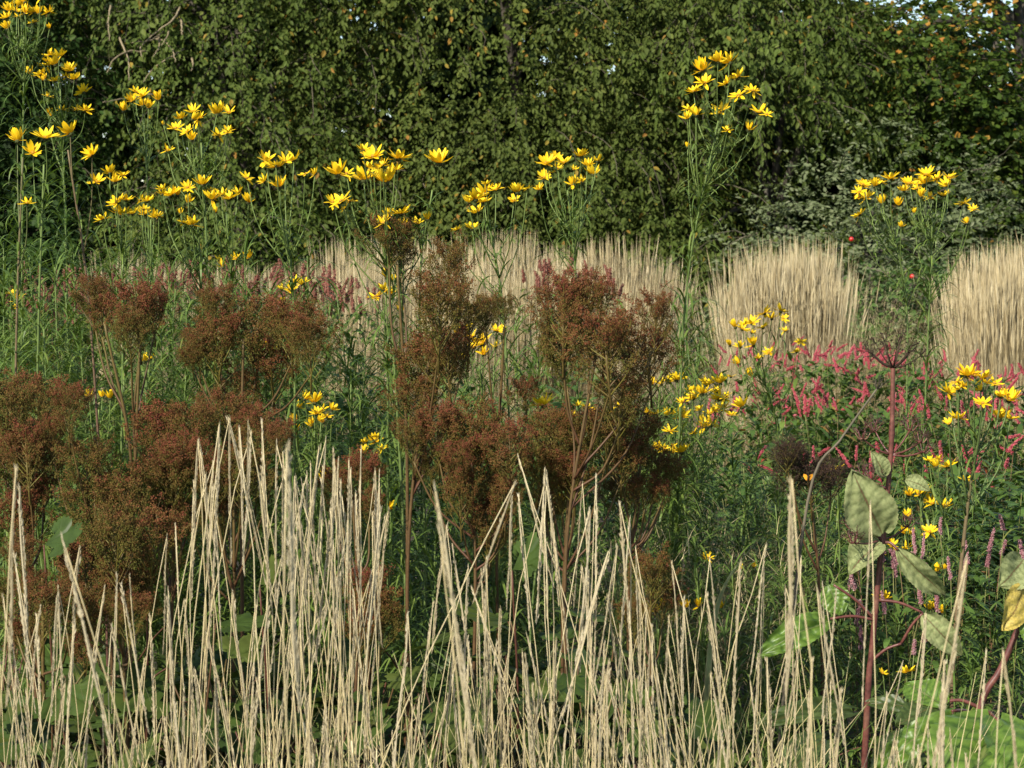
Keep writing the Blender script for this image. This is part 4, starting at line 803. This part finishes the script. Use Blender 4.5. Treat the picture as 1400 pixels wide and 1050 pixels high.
def big_leaf(root, base, tip, D, D2, wid, mat, nvec, seed, curl=0.3, cup=0.15, heart=0.0):
    b = at(*base, D) - root.location; t = at(*tip, D2) - root.location
    L = (t - b).length
    return place_leaf(root, big_leaf_mesh(seed, mat, wid, curl, cup, heart), b, t - b, nvec, L)

def umbel(m_st, m_sd, hub, up, nray, L, seeds, r, spread=1.25, sz=0.006):
    up = nrm(np.array(up, float)); 
    for i in range(nray):
        a = i * 2.399; th = spread * math.sqrt((i + 0.5) / nray)
        d = nrm(np.array([math.sin(th) * math.cos(a), math.sin(th) * math.sin(a), math.cos(th)]) + up * 0.2)
        e = hub + d * L * r.uniform(0.8, 1.1); mid = (hub + e) / 2 + np.array([0, 0, -0.006])
        m_st.tube(smoothpath([hub, mid, e], 6), np.linspace(0.0022, 0.0012, 6), 4, r.random())
        for k in range(seeds):
            dd = nrm(d + r.normal(0, 0.6, 3)); q = e + dd * r.uniform(0.010, 0.020)
            m_st.tube([e, q], [0.0007, 0.0006], 3, 0.2, cap=False)
            tv = np.array([[0.5, 0.3, 0], [-0.5, 0.3, 0], [0, 0, 0], [0, 1, 0], [0, 0.4, 0.5], [0, 0.4, -0.5]]); tf = np.array([[0, 3, 4], [3, 1, 4], [1, 2, 4], [2, 0, 4], [3, 0, 5], [1, 3, 5], [2, 1, 5], [0, 2, 5]])
            m_sd.inst(tv, tf, q[None], dd[None], r.normal(0, 1, (1, 3)), sz * r.uniform(0.7, 1.2), r.random(1))

D = 4.55
path = [(1221, 503), (1219, 600), (1212, 690), (1203, 770), (1192, 890), (1186, 960)]
PW = [at(x, y, D) for x, y in path]; B = Vector((PW[-1].x - 0.02, D, 0))
ang = thing('angelica', 'purple stemmed angelica with a withered umbel and large pale leaves', 'angelica', B)
P = smoothpath([(0, 0, 0)] + [p - B for p in reversed(PW)], 34)
kn = 1 + 0.45 * np.exp(-((P[:, 2] - (PW[1].z + 0.01)) / 0.008) ** 2) + 0.5 * np.exp(-((P[:, 2] - (at(0, 738, D).z)) / 0.012) ** 2)
MB().tube(P, np.linspace(0.0080, 0.0052, 34) * kn, 9, rng.uniform(0.2, 0.8, 34)).build('stem', M['ang_stem'], ang)
st, sdm = MB(), MB(); r = np.random.default_rng(77)
umbel(st, sdm, P[-1], (0, 0, 1), 15, 0.066, 9, r, 1.4, 0.0046)
o = st.build('umbel', M['darkseed'], ang); sdm.build('seeds', M['darkseed'], o, False, 'stuff')
for hub, tips in (((1218, 622), [(1262, 618), (1258, 604), (1180, 600), (1244, 588), (1196, 588)]), ((1205, 738), [(1165, 722), (1175, 735), (1180, 712), (1240, 720), (1190, 705), (1168, 742)]), ((1213, 668), [(1192, 655), (1180, 650)])):
    st, sdm = MB(), MB(); h = at(*hub, D) - B
    for x, y in tips:
        e = at(x, y, D + rng.normal(0, 0.04)) - B
        st.tube(smoothpath([h, (h + e) / 2 + Vector((0, 0, -0.006)), e], 6), np.linspace(0.003, 0.0018, 6), 5, 0.4)
        umbel(st, sdm, np.array(e), np.array(e - h), 7, 0.022, 5, r, 1.2, 0.0035)
    o = st.build('side_umbel', M['ang_stem'], ang); sdm.build('seeds', M['darkseed'], o, False, 'stuff')
big_leaf(ang, (1207, 732), (1168, 652), D - 0.03, D - 0.10, 0.66, 'ang_pale', (-0.35, -0.9, 0.4), 1, 0.45, 0.3)
big_leaf(ang, (1205, 740), (1160, 775), D - 0.02, D - 0.05, 0.8, 'ang_pale', (-0.5, -0.8, 0.3), 2, 0.9, 0.8)
big_leaf(ang, (1228, 752), (1296, 822), D - 0.02, D + 0.0, 0.34, 'ang_pale', (-0.6, -0.8, 0.4), 3, 0.5, 0.6)
big_leaf(ang, (1262, 840), (1316, 898), D - 0.03, D - 0.06, 0.5, 'ang_pale', (-0.5, -0.8, 0.5), 4, 0.9, 0.5)
big_leaf(ang, (1238, 655), (1272, 668), D - 0.02, D - 0.04, 0.6, 'ang_pale', (0.1, -0.8, 0.3), 5, 0.6, 0.5)
big_leaf(ang, (1210, 652), (1195, 618), D - 0.03, D - 0.05, 0.6, 'ang_pale', (0.3, -1, 0.1), 6, 0.5, 0.5)
big_leaf(ang, (1135, 846), (1040, 888), D - 0.02, D - 0.12, 0.36, 'ang_green', (0.2, -0.8, 0.7), 7, 0.5, 0.2)
big_leaf(ang, (1132, 800), (1152, 840), D + 0.05, D + 0.02, 0.95, 'ang_green', (0.0, -1, 0.4), 8, 0.1, 0.05)
for a_, b_ in (((1197, 848), (1135, 846)), ((1200, 820), (1262, 838)), ((1207, 742), (1228, 752)), ((1187, 962), (1240, 962)), ((1197, 848), (1140, 800)), ((1190, 905), (1232, 880)), ((1232, 880), (1262, 838))):
    p, q = at(*a_, D) - B, at(*b_, D - 0.02) - B
    MB().tube(smoothpath([p, (p + q) / 2 + Vector((0, 0, 0.008)), q], 8), np.linspace(0.004, 0.003, 8), 6, 0.5).build('leaf_stalk', M['ang_stem'], ang)
# second plant at the frame's edge
D = 4.0
PW = [at(1408, 800, D), at(1395, 850, D), at(1368, 915, D), at(1338, 972, D)]; B = Vector((PW[-1].x - 0.20, D, 0))
an2 = thing('angelica', 'leaning purple stem with a yellowing leaf and broad fresh green leaves', 'angelica', B)
P = smoothpath([(0, 0, 0), Vector(((PW[-1].x - B.x) * 0.62, 0, PW[-1].z * 0.55))] + [p - B for p in reversed(PW)], 26)
MB().tube(P, np.linspace(0.0085, 0.0055, 26), 9, rng.uniform(0.2, 0.8, 26)).build('stem', M['ang_stem'], an2)
big_leaf(an2, (1402, 800), (1376, 862), D - 0.02, D - 0.07, 0.7, 'ang_yellow', (0.6, -1, 0.3), 21, 0.3, 0.2)
big_leaf(an2, (1400, 765), (1372, 800), D - 0.0, D - 0.05, 0.95, 'ang_pale', (0.4, -1, 0.3), 22, 0.4, 0.3)
big_leaf(an2, (1408, 830), (1440, 900), D - 0.02, D - 0.07, 0.7, 'ang_green', (-0.3, -1, 0.5), 23, 0.4, 0.2)
for b_, t_, D1, D2, w, mt, nv, sd_, cl in (((1362, 985), (1318, 1085), 3.75, 3.55, 0.86, 'ang_green', (-0.25, -0.75, 0.75), 24, 0.35), ((1368, 985), (1428, 1080), 3.75, 3.6, 0.86, 'ang_green', (0.3, -0.75, 0.75), 25, 0.35),
     ((1286, 960), (1236, 932), 4.0, 4.08, 0.80, 'ang_green', (0.0, -0.75, 0.8), 26, 0.2), ((1285, 965), (1225, 985), 4.0, 3.95, 0.6, 'ang_olive', (0.0, -0.4, 0.9), 31, 0.3), ((1296, 980), (1192, 1052), 3.9, 3.82, 0.34, 'ang_green', (-0.2, -0.6, 0.8), 27, 0.3), ((1280, 998), (1292, 1055), 3.95, 3.85, 0.75, 'ang_yellow', (0.1, -0.9, 0.4), 28, 0.2),
     ((1250, 1010), (1200, 1065), 4.1, 4.0, 0.7, 'ang_olive', (0.0, -0.7, 0.7), 29, 0.3), ((1160, 968), (1030, 980), 4.3, 4.2, 0.26, 'ang_olive', (0.1, -0.6, 0.8), 30, 0.4), ((1128, 1010), (1072, 1055), 4.1, 4.0, 0.6, 'ang_olive', (0.1, -0.6, 0.8), 32, 0.4), ((1190, 960), (1250, 965), 4.3, 4.25, 0.5, 'ang_olive', (0.1, -0.6, 0.8), 33, 0.4)):
    par = an2 if b_[0] > 1250 else ang
    big_leaf(par, b_, t_, D1, D2, w, mt, nv, sd_, cl, 0.12, 0.25)
for a_, b_, Da, Db in (((1340, 968), (1288, 960), 4.0, 4.0), ((1338, 975), (1364, 985), 4.0, 3.75), ((1338, 985), (1302, 972), 4.0, 3.9), ((1330, 990), (1282, 998), 4.0, 3.95)):
    p, q = at(*a_, Da) - B, at(*b_, Db) - B
    MB().tube(smoothpath([p, (p + q) / 2 + Vector((0, 0, 0.01)), q], 8), np.linspace(0.0045, 0.003, 8), 6, 0.5).build('leaf_stalk', M['ang_stem'], an2)

# a grey dead stem leaning, and a pale variegated blade
D = 5.3; a_, b_, c_ = at(1200, 530, D), at(1150, 600, D), at(1108, 668, D)
B = Vector((c_.x - 0.10, D, 0)); ds = thing('dead_stem', 'grey bare dead stem leaning behind the purple stem', 'stem', B)
MB().tube(smoothpath([(0, 0, 0), (c_ - B) * 0.5 + Vector((-0.01, 0, 0)), c_ - B, b_ - B, a_ - B], 20), np.linspace(0.005, 0.003, 20), 6, 0.9).build('stem', M['twig'], ds)
st, sdm = MB(), MB(); umbel(st, sdm, np.array(a_ - B), (0.3, 0, 1), 9, 0.02, 4, r, 1.2, 0.003); st.build('twigs', M['twig'], ds)
D = 5.2; a_, c_ = at(1037, 735, D), at(984, 818, D); B = Vector((c_.x - 0.05, D, 0))
vb = thing('variegated_blade', 'pale striped blade leaning among the narrow sunflower leaves', 'plant', B)
P = smoothpath([(0, 0, 0), (c_ - B) * 0.6 + Vector((-0.015, 0, 0)), c_ - B, a_ - B], 26)
lat = np.array([0.75, -0.2, 0.45]); w = 0.010 * np.sin(np.linspace(0.5, 3.0, 26)) + 0.001
V = np.stack([P - lat * w[:, None], P + np.array([0, -0.003, 0]), P + lat * w[:, None]], 1).reshape(-1, 3)
f = np.array([[i * 3 + j, i * 3 + j + 1, i * 3 + j + 4, i * 3 + j + 3] for i in range(25) for j in range(2)])
MB().add(V, f, np.tile([0.95, 0.6, 1.0], 26)).build('blade', M['ang_pale'], vb)

# ------------------------------------------------------------------ straw reed grass in front
def stalk_mesh(seed, H=1.0):
    r = np.random.default_rng(seed); z = np.linspace(0, 1, 14)
    bow = r.normal(0, 0.055); wob = r.normal(0, 0.009, 14).cumsum() * 0.25; wob -= wob[-1] * z
    P = np.stack([bow * np.sin(z * math.pi * 0.9) + wob, r.normal(0, 0.012) * np.sin(z * math.pi), z * H], -1)
    m = MB(); m.tube(P, np.linspace(0.00115, 0.0006, 14), 5, np.linspace(0.25, 0.7, 14))
    for zz in (0.28, 0.5):       # nodes with a dry sheath
        i = int(zz * 13); m.tube([P[i], (P[i] + P[i + 1]) / 2, P[i + 1]], [0.0026, 0.0022, 0.0014], 5, 0.8)
        d = P[i + 1] - P[i]
    return m.mesh('stalk', M['straw']), P[-1], nrm(P[-1] - P[-2])
def feather_mesh(seed, L=0.27):
    """narrow feathery head, hanging down from its tip at z = 0 to z = -L"""
    r = np.random.default_rng(seed); m = MB(); n = 330
    dens = r.random(n); z = -L * (dens ** 0.85)
    f = -z / L; lump = 0.75 + 0.35 * np.sin(f * r.uniform(14, 22) + r.uniform(0, 6))
    rad = (0.0006 + 0.0030 * np.sin(np.clip(f * 1.02 + 0.05, 0, 1) * math.pi) ** 0.8) * lump
    ph = r.uniform(0, 6.28, n) ; o = np.stack([np.cos(ph), np.sin(ph), 0 * ph], -1)
    cx = 0.0022 * np.sin(f * 7 + r.uniform(0, 6))
    pos = np.stack([cx, 0 * z, z], -1) + o * rad[:, None] * 0.35
    d = nrm(np.stack([0 * z, 0 * z, 0 * z + 1], -1) + o * np.where(r.random(n) < 0.25, r.uniform(0.2, 0.45, n), r.uniform(0.03, 0.16, n))[:, None])
    tv = np.array([[0, 0, 0], [0.09, 0.35, 0.02], [0, 1, 0], [-0.09, 0.35, 0.02], [0, 0.35, -0.07]]); tf = np.array([[0, 1, 2], [0, 2, 3], [0, 4, 1], [0, 3, 4], [1, 4, 2], [4, 3, 2]])
    m.inst(tv, tf, pos, d, np.stack([-np.sin(ph), np.cos(ph), 0 * ph], -1), r.uniform(0.007, 0.012, n) * (0.6 + 0.5 * lump), r.uniform(0.2, 1, n), r.uniform(0.9, 1.6, n))
    q = np.linspace(0, 1, 12)
    m.tube(np.stack([0.0022 * np.sin(q * 7), 0 * q, -L * q], -1), 0.0006 + 0.0013 * np.sin(np.clip(q + 0.05, 0, 1) * math.pi) ** 0.8, 5, 0.5)
    return m.mesh('seed_head', M['straw_head'], False)
STK = [stalk_mesh(500 + i) for i in range(9)]
FEA = [feather_mesh(520 + i) for i in range(8)]
ENV = np.array([(-80, 690), (0, 650), (20, 640), (60, 720), (90, 700), (130, 760), (225, 730), (245, 620), (265, 590), (357, 545), (380, 600), (430, 600), (470, 585), (515, 640), (560, 690), (620, 720), (680, 640), (720, 575), (760, 620), (800, 660), (860, 620), (900, 700), (945, 650),
                (970, 720), (1060, 730), (1085, 680), (1130, 760), (1170, 790), (1240, 880), (1300, 790), (1325, 770), (1360, 890), (1480, 920)], float)
def put_stalk(root, base, tip, head_scale=1.0, thick=1.0):
    me, end, _ = STK[int(rng.integers(len(STK)))]
    v = Vector(tip) - Vector(base); ev = Vector(end)
    s = v.length / ev.length
    q = ev.rotation_difference(v) 
    q = Quaternion(v.normalized(), rng.uniform(-0.6, 0.6) + (math.pi if rng.random() < 0.5 else 0)) @ q
    o = link('stalk', me, root); o.rotation_mode = 'QUATERNION'; o.rotation_quaternion = q; o.location = base; o.scale = (s,) * 3
    h = link('seed_head', FEA[int(rng.integers(len(FEA)))], o)
    h.location = end; h.rotation_euler = (rng.normal(0, 0.02), rng.normal(0, 0.02), rng.uniform(0, 6.28))
    k = head_scale / s; h.scale = (k * thick * rng.uniform(0.45, 0.95), k * thick * rng.uniform(0.45, 0.95), k * rng.uniform(0.75, 1.15))
def grass_clump(px, D, n, label, group=None, spread=0.16, mn=0.12, drop=110):
    b = at(px, 900, D); B = Vector((b.x, D, 0)); root = thing('reed_grass_clump', label, 'grass', B, group)
    for i in range(int(n * (0.66 if n > 10 else 1))):
        a = rng.uniform(0, 6.28); q = 0.05 * math.sqrt(rng.random())
        base = Vector((q * math.cos(a), q * math.sin(a), 0))
        lx = rng.normal(0, spread) * (2.6 if rng.random() < 0.14 else 0.85) + base.x; ly = rng.normal(0, spread * 0.8)
        tipx = b.x + base.x + lx; d = D + base.y + ly
        tpx = 700 + tipx / d * F
        y = np.interp(tpx, ENV[:, 0], ENV[:, 1]) + (rng.uniform(0, 70) if rng.random() < (0.40 if 240 < tpx < 540 else 0.16) else rng.uniform(70, 150 + 2.9 * drop))
        z = at(tpx, y, d).z
        put_stalk(root, base, Vector((tipx - B.x, d - D, z)), rng.uniform(0.8, 1.15))
    m = MB(); k = 120; ph = rng.uniform(0, 6.28, k)
    m.ribbons(np.stack([0.06 * np.cos(ph), 0.06 * np.sin(ph), 0 * ph], -1), ph, rng.uniform(1.2, 1.55, k), rng.uniform(0.2, 1.2, k), rng.uniform(0.5, 0.95, k), 0.005, rng.uniform(0.0, 1, k), K=8, prof='grass', twist=0.8)
    m.build('blades', M['straw_leaf'], root, False, 'stuff')
CL = [(15, 3.2, 26, 'straw grass clump with leaning stalks below the corner plume', 100), (110, 3.5, 22, 'sparse straw grass clump before the olive brown plume', 90),
      (235, 3.6, 26, 'straw grass clump beneath the upright rust plume', 100), (300, 3.3, 44, 'straw grass clump with the tallest upright seed heads', 80), (375, 3.7, 38, 'straw grass clump behind the tallest seed heads', 100),
      (450, 3.4, 44, 'thick straw grass clump below the low yellow bloom', 110), (520, 3.9, 30, 'straw grass clump before the low yellowish plume', 110),
      (600, 3.5, 26, 'open straw grass clump below the lobed leaf', 120), (700, 3.6, 36, 'straw grass clump beneath the spreading rust plume', 110), (780, 3.4, 38, 'dense straw grass clump below the great dome', 120),
      (860, 3.7, 34, 'straw grass clump beside the mossy airy grass', 120), (930, 3.3, 36, 'straw grass clump before the bright yellow mound', 130), (1010, 3.6, 30, 'straw grass clump before the pale striped blade', 130),
      (1090, 3.3, 30, 'straw grass clump before the dark brown seed head', 110), (1150, 3.5, 18, 'small straw grass clump below the purple stem', 90), (1290, 3.1, 9, 'few thin straw stalks before the fresh green leaves', 90), (1385, 3.0, 4, 'lone thin straw stalks by the leaning purple stem', 90), (-70, 3.4, 18, 'straw grass clump outside the corner plume', 100), (1230, 3.3, 6, 'wispy straw stalks beside the yellowing leaf', 60)]
for px, D, n, lab, drop in CL: grass_clump(px, D, n, lab, spread=0.085 if n > 12 else 0.05, drop=drop)
# a few nearer single stalks, out of focus
for (tx, ty), (fx, fy), D, th, lab in [((392, 612), (416, 1060), 2.15, 1.15, 'thick nearby straw stalk standing upright, blurred'), ((596, 672), (688, 1060), 2.2, 1.05, 'thick straw stalk slanting across the lobed leaves, blurred'),
        ((86, 738), (206, 1060), 2.4, 0.8, 'straw stalk slanting across the low rust plume, blurred'), ((1083, 655), (1046, 1060), 2.3, 0.95, 'thick straw stalk before the dark brown seed head, blurred'), ((22, 640), (4, 900), 2.7, 1.0, 'curved straw stalk before the corner plume, blurred'),
        ((1322, 765), (1262, 1060), 2.4, 0.8, 'straw stalk leaning over the yellowing leaf, blurred'), ((1372, 890), (1400, 1060), 2.4, 0.6, 'thin straw stalk crossing the fresh green leaf, blurred'), ((1190, 690), (1160, 1060), 2.9, 0.5, 'slim straw stalk beside the purple stem, blurred')]:
    T = at(tx, ty, D); f_ = at(fx, fy, D + 0.02); d = f_ - T; B3 = f_ + d * (f_.z / -d.z) * 1.0
    B = Vector((f_.x + (B3.x - f_.x) * 0.6, D + 0.03, 0))
    root = thing('reed_grass_stalk', lab, 'grass', B)
    put_stalk(root, Vector((0, 0, 0)), T - B, 1.25, th)

print('objects', len(bpy.data.objects), 'tris ~', sum(len(me.loops) - 2 * len(me.polygons) for me in bpy.data.meshes))
